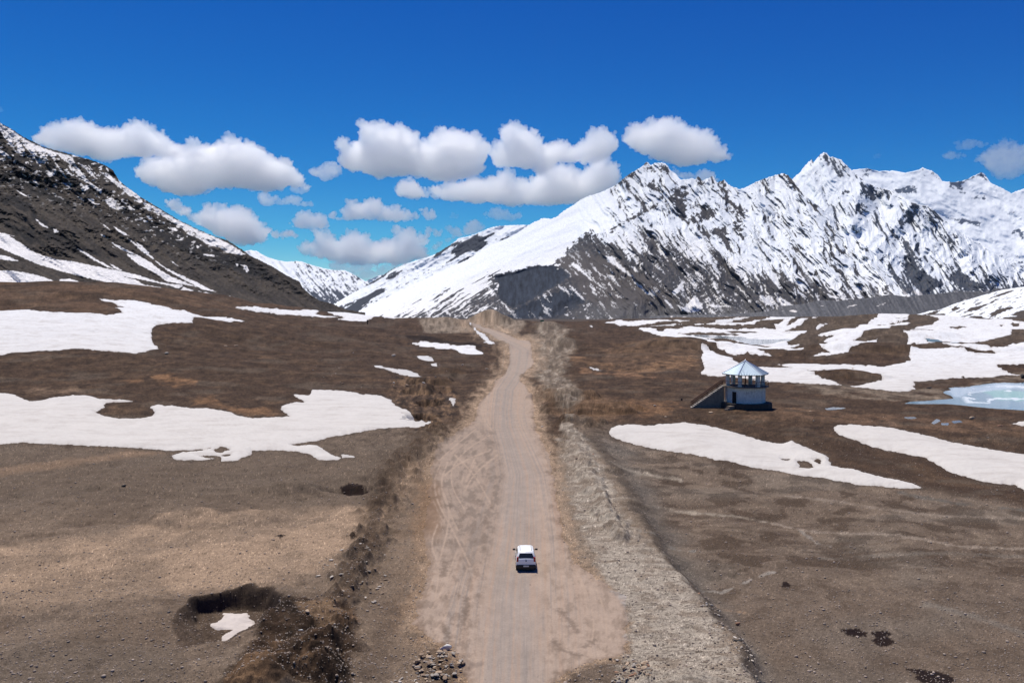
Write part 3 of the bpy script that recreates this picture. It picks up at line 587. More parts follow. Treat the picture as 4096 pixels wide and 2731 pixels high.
# ---- left mountain ---------------------------------------------------
ZL = (0, 450, .5102)
Lcrest = np.vstack([[(-1400,150),(-300,380)], P(*ZL,'0,80 90,130 180,190 250,225 330,265 430,295 560,330 640,352 700,368 760,388 830,418 885,450 900,478 935,535 1000,588 1100,660 1230,738 1400,842 1560,920 1680,970 1780,1000 1850,1045 1920,1090 1960,1122'), P(*Z3,'1640,1010 1720,1050 1800,1100 1880,1140 1900,1180 1950,1222 2000,1255 2080,1275 2130,1297 2180,1316 2280,1330')])
ANG_L = math.atan2(.62, 1.0)
def L_disp(px, py, t):
    a, b = rotc(px, py, ANG_L, 260, 60)
    w = sm(0, .12, t)
    big = fbm(a*.8, b*.5, 4, 11)
    crag = ridged(px/45, py/38, 5, 12, .6)
    up = sm(.25, .6, t+.25*fbm(px/200, py/160, 3, 13))
    return w*(-30*big-(1+12*up)*crag-1.5*fbm(px/9, py/8, 3, 14)) 
L_snow = [P(*ZL,'-700,-80 -20,60 0,85 90,140 180,200 260,245 340,280 430,310 560,345 640,350 560,335 600,420 700,540 800,620 790,640 700,560 640,520 600,440 520,390 440,320 430,400 500,500 600,600 560,560 480,450 420,370 360,310 380,400 300,400 220,300 160,230 200,320 130,320 60,230 0,150 -100,60'),
 P(*ZL,'0,290 50,320 90,365 40,350 0,320'), P(*ZL,'350,460 400,470 450,460 440,490 390,505'), P(*ZL,'480,555 540,545 570,570 550,590'), P(*ZL,'630,600 680,560 700,590 720,580 660,620'),
 P(*ZL,'530,420 560,400 640,500 720,560 800,610 790,640 700,560 620,520'), P(*ZL,'620,400 700,440 760,520 720,500'), P(*ZL,'690,410 740,470 780,500 760,505'),
 P(*ZL,'790,470 850,480 940,560 1020,600 1080,640 1115,700 1090,715 1000,640 900,560 820,500'), P(*ZL,'830,430 860,480 850,450'),
 P(*ZL,'1120,705 1200,730 1300,790 1400,850 1560,925 1680,975 1780,1020 1850,1060 1920,1110 1900,1120 1780,1100 1720,1060 1640,1040 1560,990 1480,960 1420,900 1350,860 1260,800 1160,770'),
 P(*ZL,'820,690 870,665 900,690 930,690 930,740 980,735 930,765 880,750 840,720'), P(*ZL,'685,675 730,680 740,710 780,715 770,725 720,715'), P(*ZL,'600,655 640,670 650,690'), P(*ZL,'960,700 1000,710 990,720'), P(*ZL,'1150,805 1210,835 1170,840'), P(*ZL,'1310,898 1380,905 1400,935 1350,925'),
 P(*ZL,'1390,1000 1440,980 1430,1005'), P(*ZL,'1540,1045 1560,1050 1550,1065'), P(*ZL,'1590,1110 1680,1115 1690,1130 1620,1125'), P(*ZL,'1890,1195 1930,1200 1955,1240 1935,1250'), P(*ZL,'1840,1180 1870,1190 1860,1205'), P(*ZL,'1240,845 1290,860 1260,868'),P(*ZL,'1120,840 1160,855 1130,860'),P(*ZL,'1000,735 1030,740 1060,770 1020,765'),
 P(*ZL,'130,610 180,635 225,665 170,645'), P(*ZL,'280,835 340,875 375,905 320,885'), P(*ZL,'410,912 440,915 468,940 430,940'), P(*ZL,'290,455 330,460 320,470'), P(*ZL,'230,378 265,390 240,392'), P(*ZL,'270,545 290,548 285,558'),P(*ZL,'180,485 210,490 205,505'),
 P(*ZL,'790,868 820,880 860,920 830,900'), P(*ZL,'890,893 940,920 1010,965 980,965 930,935'), P(*ZL,'790,955 850,985 810,970'), P(*ZL,'1000,985 1080,1040 1160,1100 1240,1180 1340,1240 1450,1290 1560,1340 1690,1405 1600,1390 1500,1340 1400,1290 1300,1230 1200,1150 1100,1080'),
 P(*ZL,'865,1012 960,1060 1060,1110 1160,1160 1250,1230 1350,1290 1540,1365 1440,1350 1300,1320 1250,1280 1180,1240 1080,1190 1010,1130 1000,1105 1060,1120 940,1070'), P(*ZL,'1060,1010 1120,1050 1165,1100 1120,1080'), P(*ZL,'880,1050 920,1070 895,1062'), P(*ZL,'1110,985 1155,1015 1130,1005'), P(*ZL,'1340,1160 1400,1205 1360,1180'),
 P(*ZL,'610,1070 640,1080 700,1115 760,1155 850,1200 900,1230 840,1210 740,1160 660,1110'), P(*ZL,'860,1185 920,1215 970,1245 900,1225'),
 P(*ZL,'-700,900 0,940 80,960 110,970 70,965 160,1020 240,1080 330,1120 400,1140 470,1158 560,1165 700,1195 850,1225 960,1245 1100,1280 1250,1330 1400,1350 1440,1355 1400,1380 1300,1350 1160,1320 1050,1300 940,1280 1060,1310 1130,1350 1250,1370 1400,1400 1440,1370 1520,1395 1480,1405 1640,1415 1560,1400 1700,1430 1850,1470 1960,1500 2100,1515 1980,1515 1850,1505 1700,1480 1560,1440 1400,1410 1200,1380 1080,1360 900,1345 700,1300 500,1250 300,1190 160,1130 60,1090 0,1060 -700,1010'),
 P(*ZL,'-700,1080 0,1115 70,1130 145,1165 60,1160 0,1150 -700,1140'), P(*ZL,'-700,1230 0,1242 100,1240 230,1262 330,1285 420,1320 450,1340 0,1345 -700,1345'), P(*ZL,'465,1310 520,1305 550,1300 600,1320 650,1340 560,1340 480,1340'),
 P(*ZL,'1800,1440 1870,1460 1830,1455'), P(*ZL,'1840,1530 1900,1535 2000,1550 1900,1545')]
L_dark = [P(*ZL,'0,640 160,660 260,740 330,830 420,900 330,880 220,800 120,740 0,700'), P(*ZL,'20,440 200,480 350,560 420,640 560,700 580,750 450,700 300,640 100,560 0,520'), P(*ZL,'0,340 300,420 500,500 640,600 700,660 500,560 300,480 0,400'), P(*ZL,'0,160 60,300 160,330 280,390 100,370 0,330'),P(*ZL,'280,290 350,330 420,400 380,430 300,360'),
 P(*ZL,'560,340 700,365 830,420 900,470 935,535 860,490 780,440 640,400 560,380'), P(*ZL,'640,590 760,590 800,640 700,640'), P(*ZL,'940,690 1060,740 1100,860 1000,830 940,770'), P(*ZL,'1100,860 1500,960 1700,1080 1960,1150 2200,1350 1960,1280 1600,1140 1300,1040 1200,930'), P(*ZL,'100,880 400,1000 600,1100 850,1140 700,1080 400,900 300,940'), P(*ZL,'0,850 200,900 420,1090 200,1020')]
def L_col(px, py, t, n):
    a, b = rotc(px, py, ANG_L, 130, 22)
    f = fbm(a, b, 5, 31, .6); g = fbm(px/14, py/11, 4, 32, .65)
    rock = lerp(C(.045,.039,.034), C(.072,.060,.048), sm(-.4, .5, f)); rock = rock*(1+.35*g[..., None])
    dk = np.zeros_like(px)
    for p in L_dark: dk = np.maximum(dk, sm(-12, 12, psd(px, py, p, 26, 34, 33)))
    rock = lerp(rock, C(.022,.021,.021), dk*sm(-.75, .05, fbm(px/26, py/20, 5, 34, .65)))
    s = np.full(px.shape, -1e3)
    for k, p in enumerate(L_snow): s = np.maximum(s, psd(px, py, p, 5.5, 14, 35))
    topb = sm(.55, .9, t)*sm(1000, 700, px)
    hol = topb*sm(.12, .3, fbm(px/24, py/20, 5, 36, .65))*(np.abs(py-interp(px, Lcrest)) > 18)
    w = sm(-1.2, 1.2, s)*(1-hol)
    sp = topb*sm(.40, .46, fbm(px/26, py/15, 4, 37, .6)); w = np.maximum(w, sp*.9)
    sn = lerp(WSN*.97, WSN*.8, sm(0,.7,fbm(a*.8, b*.8, 4, 38))*.6)
    return lerp(rock, sn, w)
mountain('left_mountain', -1400, 1460, Lcrest, [(-1400,1200),(0,1200),(900,1260),(1300,1300),(1480,1330)], [(-1400,1250),(0,1250),(900,1300),(1460,1320)], [(-1400,640),(0,660),(700,760),(1100,960),(1460,1200)], L_disp, L_col, m_rock2, STEP*.85, jag=4, jl=9, seed=2)
# ---- main massif -----------------------------------------------------
ZM = (2200, 600, .4464); ZR = (3100, 600, .4464)
Mcrest = np.vstack([P(*Z4,'340,1135 400,1075 560,1000 700,930 850,860 1000,790 1120,738 1210,680 1300,630 1420,580 1500,530 1560,490 1640,455 1690,462 1740,440'), P(*ZM,'60,590 180,510 300,430 400,395 480,368 560,330 620,290 700,220 760,185 820,150 868,105 880,115 905,135 940,115 1000,112 1040,125 1080,180 1130,215 1170,265 1230,262 1270,250 1300,262 1330,235 1360,275 1380,268 1420,252 1462,230 1495,290 1530,280 1560,264 1600,312 1640,330 1700,352 1760,330 1850,285 1900,262 1980,238 2030,222 2095,208 2130,225 2180,280 2240,350'), P(*ZR,'160,290 220,360 330,455 450,555 600,675 720,800 860,900 1000,1060 1100,1200 1160,1290')])
ANG_M = math.atan2(.82, .57)
def M_disp(px, py, t):
    rgt = sm(2250, 2500, px)
    ang_a, ang_b = rotc(px+20*fbm(px/90, py/90, 3, 51), py, ANG_M, 420, 92)
    la, lb = rotc(px, py, math.atan2(-.45, 1), 500, 90)
    spur = ridged(ang_b, ang_a*.7, 5, 52, .55)
    left = fbm(la, lb, 4, 53)
    w = sm(0, .05, t)
    v = rgt*(-165*spur)+(1-rgt)*(-34*left)-5*ridged(px/24, py/20, 4, 54, .6)
    # the dark wall under the snow brow and the spurs in front of it
    c1 = sdf(px, py, WALL, 60); v = v+45*sm(-8, 30, c1)
    r1 = line_d(px, py, SPUR1, 1.0); side = np.interp(px, [p[0] for p in SPUR1], [p[1] for p in SPUR1])
    v = v-170*np.exp(-(r1/95)**1.2)*sm(2300, 2360, px)
    r2 = line_d(px, py, SPUR2, 1.0); v = v-90*np.exp(-(r2/40)**1.2)
    r3 = line_d(px, py, SPUR3, 1.0); v = v-150*np.exp(-(r3/120)**1.2)
    return v*w
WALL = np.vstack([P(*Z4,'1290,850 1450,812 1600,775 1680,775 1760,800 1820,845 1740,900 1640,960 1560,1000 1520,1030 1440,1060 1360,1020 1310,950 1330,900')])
SPUR1 = [(2325,940),(2420,930),(2450,945),(2510,1010),(2585,1075),(2650,1135),(2705,1190),(2715,1230)]
SPUR2 = [tuple(p) for p in P(*Z4,'1380,1120 1560,1010 1720,925 1830,845')]
SPUR3 = [tuple(p) for p in P(*Z4,'1640,1150 1700,1060 1830,930 1900,1000 2000,1060 2100,1140')]
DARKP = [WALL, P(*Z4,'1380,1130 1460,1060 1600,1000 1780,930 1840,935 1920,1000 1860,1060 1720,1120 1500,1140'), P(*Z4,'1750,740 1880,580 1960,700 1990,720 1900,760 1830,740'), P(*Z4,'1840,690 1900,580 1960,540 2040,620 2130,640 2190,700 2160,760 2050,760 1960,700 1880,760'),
 P(*ZM,'860,330 930,270 960,310 1010,380 1030,440 1080,420 1120,330 1160,350 1180,420 1190,330 1225,340 1215,450 1225,600 1170,630 1120,560 1110,480 1060,490 1000,440 960,360'), P(*ZM,'1250,620 1310,560 1370,560 1390,500 1460,520 1500,580 1460,600 1380,640 1310,660'),
 P(*ZM,'1480,330 1560,350 1600,480 1700,500 1740,520 1720,700 1740,800 1690,760 1690,600 1600,560 1560,420'), P(*ZM,'1520,290 1560,264 1602,318 1560,320'), P(*ZM,'1325,235 1360,300 1340,320'), P(*ZM,'740,600 860,540 960,480 960,500 850,575 700,640 640,650 560,760 540,740 620,660'),
 P(*ZM,'860,110 905,130 915,190 890,175'), P(*ZM,'960,175 1040,130 1080,200 1030,200'), P(*ZM,'630,290 680,240 750,190 750,230 690,260'), P(*ZM,'2100,225 2170,270 2240,350 2240,390 2160,320'),P(*ZM,'1640,640 1690,640 1680,720 1640,700'),P(*ZM,'1360,740 1560,680 1620,780 1580,860 1500,760 1400,780')]
TALUS = [np.vstack([P(*ZM,'60,990 130,960 280,900 420,960 500,940 620,1000 800,1100 1000,1230 1130,1320 1140,1400 1240,1470 600,1560 560,1480 330,1330 180,1110')])]
TSNOW = [P(*ZM, t) for t in ('500,950 560,950 620,1020 700,1090 760,1150 700,1120 600,1050 520,1000','720,1040 760,1050 810,1110 770,1090','730,1150 800,1200 900,1300 860,1280 780,1210','210,1000 300,1080 400,1190 360,1165 270,1085 190,1030','430,1190 490,1240 450,1230','350,1210 420,1260 440,1280 380,1250','820,1190 880,1230 850,1215','1010,1320 1060,1360 1130,1440 1080,1410','1090,1280 1130,1240 1190,1170 1200,1220 1140,1290 1110,1300','1140,1390 1200,1410 1300,1300 1370,1420 1300,1450 1200,1450','1380,1380 1500,1390 1600,1400 1450,1410','1880,1290 1960,1340 2040,1390 1950,1390 1880,1340','2010,1270 2100,1340 2190,1400 2120,1430 2040,1350')]+[P(*ZR, t) for t in ('0,1310 60,1330 180,1400 250,1380 280,1410 200,1400 60,1390','430,1270 500,1300 600,1330 700,1330 640,1340 500,1320','720,1270 800,1320 740,1335','1040,1140 1150,1200 1300,1270 1200,1285 1120,1240')]
LOWROCK = [(1400,1290),(1530,1232),(1700,1178),(1850,1125),(1980,1085),(2080,1060),(2200,1040),(2300,980),(2500,960),(2690,920),(2850,1000),(3000,1070),(3150,1100),(3300,1110),(3450,1130),(3620,1165)]
def M_col(px, py, t, n):
    rgt = sm(2230, 2500, px+.2*(py-900))
    wp = 16*fbm(px/70, py/70, 3, 60); aa, bb = rotc(px+wp, py, ANG_M, 150, 13); la, lb = rotc(px, py+wp*.6, math.atan2(-.62, 1), 130, 10)
    ra, rb = rotc(px+wp, py, ANG_M, 330, 46); rib = ridged(rb, ra, 3, 76, .6); sa_, sb_ = rotc(px, py, math.atan2(-.55, 1), 46, 7); strat = fbm(sa_, sb_, 4, 77, .6)
    f = fbm(aa, bb, 5, 61, .6); fl = fbm(la, lb, 5, 62, .6); g = fbm(px/13, py/11, 5, 63, .65)
    big = fbm(px/120, py/90, 3, 64)
    a2_, b2_ = rotc(px, py, ANG_M, 260, 46); str2 = fbm(a2_, b2_, 4, 65, .6)
    rock = lerp(C(.055,.056,.062), C(.100,.092,.088), sm(-.3, .5, g+.4*f))
    # how much snow: height, slope facing, streaks
    low = sm(-70, 130, py-interp(px, LOWROCK)+40*big)
    steep = 1-n[..., 2]; face = n[..., 0]
    v = 1.08-1.25*low+.25*big
    v = v-1.15*sm(.36, .72, steep+.20*face)*rgt
    v = v-.9*sm(.05, .5, str2)*rgt*(.45+.55*sm(.0,.6,f+.5))
    sp = lambda q: ridged(rotc(q+20*fbm(q/90, py/90, 3, 51), py, ANG_M, 420, 92)[1], rotc(q+20*fbm(q/90, py/90, 3, 51), py, ANG_M, 420, 92)[0]*.7, 5, 52, .55)
    lee = sp(px-9)-sp(px); v = v-1.5*sm(.10, .42, lee+.12*g)*rgt
    v = v-1.35*sm(.62, .86, rib)*rgt*(.35+.65*sm(-.3,.4,f))
    v = v+rgt*((.46*f+.10*g+.28*strat)*1.0)+(1-rgt)*(.55*fl+.22*g)
    bigsmooth = (1-rgt)*sm(30, -60, py-interp(px, [(1400,1250),(1530,1200),(1700,1140),(1900,1070),(2080,1030),(2200,1020),(2300,970),(2400,880)]))
    v = v+bigsmooth*.6-(1-rgt)*.55*sm(.15,.5,fbm(*rotc(px, py, math.atan2(-.6,1), 200, 16), 4, 78, .6))
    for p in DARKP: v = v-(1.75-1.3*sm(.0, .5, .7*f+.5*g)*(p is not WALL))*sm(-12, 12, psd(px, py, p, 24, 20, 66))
    for p in TALUS: v = v-1.1*sm(-20, 14, psd(px, py, p, 20, 40, 67))
    w = sm(-.06, .06, v)
    # old snow in the gullies of the talus
    tl = sm(.40, .50, fbm(*rotc(px+9*g, py, math.atan2(.75, .65), 75, 12), 5, 68, .6)+.28*fbm(px/130, py/110, 2, 69))*low
    w = np.maximum(w, tl*.9*sm(0, .3, t)*sm(4, -12, psd(px, py, WALL, 10, 20, 66)))
    for p in TSNOW: w = np.maximum(w, sm(-1.5, 1.5, psd(px, py, p, 7, 16, 70)))
    for p in DARKP[:2]: rock = lerp(rock, C(.030,.037,.050)*(1+.7*fbm(px/16,py/40,4,79,.65)[..., None]), sm(-10, 10, psd(px, py, p, 20, 20, 66))*.97)  # cliffs under the brow: their bluish shade painted into the rock
    tw = sm(-20, 14, psd(px, py, TALUS[0], 10, 40, 67)); rock = lerp(rock, C(.095,.085,.080)*(1), tw*.8)
    lowr = sm(1190, 1260, py); rock = lerp(rock, C(.105,.103,.102), lowr*rgt*.8)
    sn = lerp(SN, C(.66,.62,.58), low*.55); return lerp(rock, sn, w)
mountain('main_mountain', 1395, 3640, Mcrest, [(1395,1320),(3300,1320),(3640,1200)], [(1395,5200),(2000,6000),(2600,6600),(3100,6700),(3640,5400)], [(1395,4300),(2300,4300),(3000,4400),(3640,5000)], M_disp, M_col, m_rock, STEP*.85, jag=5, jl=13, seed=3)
# ---- ridge behind it on the left --------------------------------------
B1crest = np.vstack([P(*Z4,'220,1040 300,990 380,945 450,905 530,858 620,800 700,765 790,738 870,715 940,680 1020,630 1070,590 1130,580 1200,555 1280,520 1360,508 1450,503 1540,503 1620,520 1750,560')])
def B1_disp(px, py, t):
    a, b = rotc(px, py, math.atan2(-.5, 1), 300, 60); return sm(0, .1, t)*(-70*ridged(a, b, 4, 71)-25*ridged(px/28, py/25, 4, 72))
def B1_col(px, py, t, n):
    a, b = rotc(px, py, math.atan2(-.62, 1), 60, 9); f = fbm(a, b, 5, 73, .6); g = fbm(px/14, py/12, 5, 74, .65)
    a, b = rotc(px, py, math.atan2(-.55, 1), 260, 42); s = fbm(a, b, 3, 75)
    v = .35+.5*f+.5*g-1.6*sm(.05, .45, s)+.5*sm(.7, 1, t)-.5*sm(1180,1240,py)
    return lerp(C(.052,.058,.070), SN, sm(-.07, .07, v))  # rock tinted blue, distance haze put into its colour
mountain('snow_ridge', 1320, 2240, B1crest, [(1300,1300),(2240,1180)], [(1320,8200),(2240,7600)], [(1320,7000),(2240,6700)], B1_disp, B1_col, m_rock, STEP, jag=5, jl=12, seed=4)
# ---- far mountains in the gap -------------------------------------------
B2crest = [(900,1020),(982,1004),(1000,1000),(1027,1004),(1050,1018),(1071,1029),(1110,1040),(1148,1047),(1190,1044),(1212,1047),(1250,1060),(1276,1068),(1300,1074),(1340,1080),(1380,1080),(1422,1101),(1450,1118),(1475,1130),(1540,1170),(1600,1210)]
def B2_disp(px, py, t):
    a, b = rotc(px, py, math.atan2(1, .8), 200, 50); return sm(0, .1, t)*(-110*ridged(b, a, 4, 81)-30*ridged(px/20, py/18, 4, 82))
def B2_col(px, py, t, n):
    a, b = rotc(px, py, math.atan2(1, .9), 50, 8); f = fbm(a, b, 5, 83, .6); g = fbm(px/13, py/11, 5, 84, .65)
    back = sm(10, -10, px-1130-(py-1050)*-.6-40*0)*sm(1180,1120,py)
    v = .25+.75*f+.45*g+1.2*back-.9*sm(1120, 1240, py)-.5*sm(1150,1200,px)
    return lerp(C(.062,.072,.092), SN, sm(-.08, .08, v+.50))  # bluish rock: the haze of distance is painted in
mountain('distant_mountain', 900, 1600, B2crest, [(900,1300),(1600,1300)], 11500, 9500, B2_disp, B2_col, m_rock, STEP, jag=3, jl=10, seed=5)
B3crest = [(1420,1150),(1456,1127),(1480,1116),(1500,1108),(1521,1099),(1540,1096),(1570,1098),(1640,1120),(1700,1140)]
mountain('distant_mountain', 1420, 1700, B3crest, [(1420,1200),(1700,1200)], 17000, 15500, lambda px, py, t: -80*ridged(px/40, py/30, 3, 91), lambda px, py, t, n: lerp(C(.10,.15,.22), SN*.9, sm(-.1,.1,fbm(px/14,py/12,4,92)-.1)), m_rock, STEP, jag=3, jl=10, seed=6)  # farthest rock, strongly blued with painted haze
# ---- the two ranges behind on the right -----------------------------------
R2crest = np.vstack([P(*ZR,'60,330 150,262 220,205 260,150 300,108 330,88 345,112 380,68 410,40 440,22 465,32 490,60 520,62 560,75 590,85 615,112 650,142 690,185 740,225 780,262 880,318 1000,355 1095,382 1150,420 1220,465 1290,488 1370,495 1430,540 1480,598 1550,658 1700,758 1850,850 1950,918 2100,1000 2231,1068'), [(4400,1210),(5400,1300)]])
def R2_disp(px, py, t):
    a, b = rotc(px+18*fbm(px/80, py/80, 3, 101), py, math.atan2(.9, .5), 400, 80); a2, b2 = rotc(px, py, math.atan2(1, -.7), 300, 110)
    v = -150*ridged(b, a*.7, 5, 102, .55)-60*ridged(b2, a2, 3, 103)-10*ridged(px/22, py/20, 4, 104, .6)
    for pts, h, w in [([(3590,780),(3640,820),(3560,930),(3500,1010)],150,60),([(3660,815),(3760,905),(3870,1000),(3960,1100)],200,55),([(3630,1010),(3700,1080),(3800,1160)],150,50),([(3450,730),(3420,850),(3400,950)],120,50)]:
        v = v-h*np.exp(-(line_d(px, py, pts, 1.0)/w)**1.2)
    return v*sm(0, .05, t)
R2D = [P(*ZR,'350,105 440,25 560,75 620,120 650,145 640,190 600,200 650,230 560,250 520,190 480,200 440,150 420,100'), P(*ZR,'660,230 700,185 760,240 790,265 700,260'), P(*ZR,'760,300 880,318 1000,355 960,420 880,460 820,400 760,430'), P(*ZR,'690,480 830,500 780,580 710,580'), P(*ZR,'1200,470 1290,488 1370,495 1440,560 1540,660 1440,600 1380,530 1250,520'), P(*ZR,'1100,640 1200,560 1300,560 1230,650 1130,700'), P(*ZR,'1560,700 1660,780 1600,900 1540,820'), P(*ZR,'1060,740 1200,820 1330,1000 1260,980 1130,880'), P(*ZR,'1150,920 1230,930 1330,1080 1500,1200 1350,1270 1230,1200 1160,1080'), P(*ZR,'1470,980 1600,1050 1780,1180 1880,1230 1700,1260 1560,1150'), P(*ZR,'560,400 640,350 660,380 600,410')]
def R2_col(px, py, t, n):
    aa, bb = rotc(px, py, math.atan2(.9, .45), 130, 13); f = fbm(aa, bb, 5, 105, .6); g = fbm(px/13, py/12, 5, 106, .65)
    a2, b2 = rotc(px, py, math.atan2(.85, .55), 220, 44); s2 = fbm(a2, b2, 4, 107, .6)
    steep = 1-n[..., 2]
    sp = lambda q: ridged(rotc(q+18*fbm(q/80, py/80, 3, 101), py, math.atan2(.9, .5), 400, 80)[1], rotc(q+18*fbm(q/80, py/80, 3, 101), py, math.atan2(.9, .5), 400, 80)[0]*.7, 5, 102, .55)
    lee = sp(px-9)-sp(px)
    low = sm(-90, 90, py-interp(px, [(3200,1080),(3600,1090),(3800,1120),(4096,1100),(5400,1150)]))
    ra, rb = rotc(px, py, math.atan2(.9, .5), 300, 44); v = .90-1.05*sm(.62,.86,ridged(rb, ra, 3, 110, .6))*(.35+.65*sm(-.3,.4,f))-1.0*low-.8*sm(.42, .75, steep+.15*n[..., 0])-.6*sm(.1, .55, s2)+.5*f+.28*g
    v = v-1.2*sm(.12, .45, lee+.12*g)
    v = v+.6*soft2(px, py, np.array([(3150,730),(3300,640),(3350,720),(3340,800),(3240,850),(3160,760)], float))
    for p in R2D: v = v-.85*sm(-16, 16, psd(px, py, p, 16, 24, 108))
    rock = lerp(C(.055,.066,.086), C(.09,.092,.10), sm(-.3,.5,g))  # rock colour carries a painted blue haze
    fan = sm(.1,.3, fbm(*rotc(px, py, math.atan2(.8,.6), 90, 30), 3, 109))*sm(1150,1190,py)
    return lerp(lerp(rock, SN, sm(-.07, .07, v)), C(.70,.66,.62), fan*.9)
def soft2(px, py, poly, w=20): return sm(-w, w, sdf(px, py, poly, 80))
mountain('snow_peak', 3120, 5400, R2crest, [(3120,1300),(5400,1320)], [(3120,10500),(3600,10000),(4100,9000),(5400,8800)], [(3120,7300),(4100,7600),(5400,8000)], R2_disp, R2_col, m_rock, STEP*.85, jag=5, jl=12, seed=7)
R3crest = np.vstack([P(*ZR,'560,260 700,178 770,170 830,162 860,172 930,190 990,184 1030,190 1040,182 1100,190 1170,205 1230,190 1290,176 1325,155 1345,168 1380,180 1400,182 1440,210 1470,235 1500,278 1545,284 1600,288 1660,280 1680,275 1720,262 1760,240 1800,225 1845,198 1870,208 1890,230 1930,290 1990,322 2030,340 2080,366 2120,388 2160,370 2231,345'), [(4200,735),(4600,640),(5400,760)]])
def R3_disp(px, py, t):
    a, b = rotc(px, py, math.atan2(.5, 1), 300, 110); return sm(0, .1, t)*(-220*fbm(a, b, 4, 111)-22*ridged(px/40, py/30, 4, 112))
R3D = [P(*ZR,'1545,285 1660,282 1700,330 1720,400 1640,390'), P(*ZR,'1700,270 1845,200 1880,230 1830,240 1760,265 1690,300'), P(*ZR,'1860,210 1930,290 1900,300 1860,250'), P(*ZR,'1330,165 1345,230 1320,260'), P(*ZR,'1400,190 1490,270 1460,260 1420,240'), P(*ZR,'760,170 870,170 850,240 780,250'), P(*ZR,'1050,350 1150,320 1290,330 1280,390 1180,400 1080,380'), P(*ZR,'1540,600 1720,620 1880,650 1800,680 1640,660'), P(*ZR,'2000,620 2100,560 2140,560 2060,620'), P(*ZR,'1740,430 1900,400 1860,460'), P(*ZR,'2100,720 2231,700 2231,800 2150,760')]
def R3_col(px, py, t, n):
    g = fbm(px/15, py/12, 5, 113, .65); f = fbm(px/90, py/60, 3, 114)
    v = .8+.5*g+.3*f-.9*sm(900, 1100, py)*sm(-.2,.4,f+.4)
    for p in R3D: v = v-.9*sm(-14, 14, psd(px, py, p, 18, 26, 115))
    return lerp(C(.075,.095,.135), SN*1.02, sm(-.1, .1, v))  # blue of the distant air painted into the rock
mountain('snow_range', 3350, 5400, R3crest, [(3350,1250),(5400,1250)], 16000, [(3350,12500),(5400,11500)], R3_disp, R3_col, m_rock, STEP, jag=3, jl=12, seed=8)
# ---- grey moraine bank along the foot ----------------------------------------
MOcrest = np.vstack([[(2240,1288),(2450,1282),(2600,1272)], P(*Z5,'0,100 300,85 600,80 900,75 1200,60 1500,30'), P(*ZR,'-60,1420 0,1400 250,1380 400,1345 560,1350 720,1340 860,1320 1040,1292 1180,1315 1300,1300 1450,1288 1580,1272 1750,1266 1930,1272 1960,1240 2100,1240 2231,1225'), [(4300,1140),(5400,1120)]])
def MO_disp(px, py, t):
    a, b = rotc(px, py, math.atan2(1, .55), 200, 26); return sm(0, .1, t)*(-22*ridged(b, a, 4, 121)-5*fbm(px/8, py/7, 3, 122))
def MO_col(px, py, t, n):
    a, b = rotc(px, py, math.atan2(1, .6), 90, 9); f = fbm(a, b, 5, 123, .6)
    c = lerp(C(.085,.086,.090), C(.135,.135,.138), sm(-.4,.5,f))*(1+.25*fbm(px/10, py/8, 4, 124, .6)[..., None])
    s = sm(.25,.4,fbm(px/70, py/22, 4, 125, .6)-.9*sm(.75,.5,t)-.3)
    return lerp(c, C(.68,.64,.60), s)
mountain('moraine', 2240, 5400, MOcrest, [(2240,1330),(5400,1330)], [(2240,4100),(3200,4300),(4100,5600),(5400,6000)], [(2240,3600),(3200,3700),(4100,4800),(5400,5200)], MO_disp, MO_col, m_rock, STEP, jag=2, jl=10, seed=9, backrun=.1)
# ---- snowy hill on the far right ----------------------------------------------
RHcrest = np.vstack([P(*Z8,'960,372 990,355 1080,332 1150,310 1220,305 1290,288 1420,235 1600,180 1800,120 1950,80 2190,45'), [(4300,1120),(4700,1080),(5400,1060)]])
RHd = [P(*Z8,'1385,287 1440,262 1480,275 1470,297 1400,312'), P(*Z8,'1085,352 1200,318 1295,296 1230,340 1340,345 1300,367 1150,372'), P(*Z8,'1530,330 1600,280 1700,255 1780,235 1890,178 1910,185 1840,225 1720,275 1690,300 1580,322'), P(*Z8,'1840,162 1960,110 2070,82 2080,90 1950,140 1880,162'), P(*Z8,'1440,325 1500,308 1490,320 1450,330'), P(*Z8,'1445,385 1600,345 1640,340 1600,360 1480,388'), P(*Z8,'1550,392 1640,365 1720,372 1760,390 1700,420 1560,420'), P(*Z8,'1800,345 1900,295 2060,262 2070,282 1970,320 1900,350 1810,390 1830,360'), P(*Z8,'2050,352 2150,308 2300,290 3000,280 3000,420 1950,430 1950,385 2100,370'), P(*Z8,'1500,240 1540,225 1530,235'), P(*Z8,'2020,208 2050,205 2040,214')]
def RH_col(px, py, t, n):
    s = np.full(px.shape, -1e3)
    for p in RHd: s = np.maximum(s, psd(px, py, p, 6, 14, 131))
    s2 = sm(.35,.42,fbm(*rotc(px, py, math.atan2(-.4, 1), 40, 7), 4, 132, .6))*.8
    rock = C(.075,.062,.052)*(1+.35*fbm(px/7, py/5, 4, 133, .6)[..., None])
    return lerp(SN*np.ones(px.shape+(1,)), rock, np.maximum(sm(-1.5, 1.5, s), s2))
mountain('snowy_hill', 3640, 5400, RHcrest, [(3640,1300),(5400,1330)], [(3640,1500),(4096,1700),(5400,1800)], [(3640,1250),(4096,1050),(5400,1000)], lambda px, py, t: sm(0,.1,t)*(-14*fbm(px/120, py/60, 4, 134)), RH_col, m_rock2, STEP, jag=1.5, jl=20, seed=10)
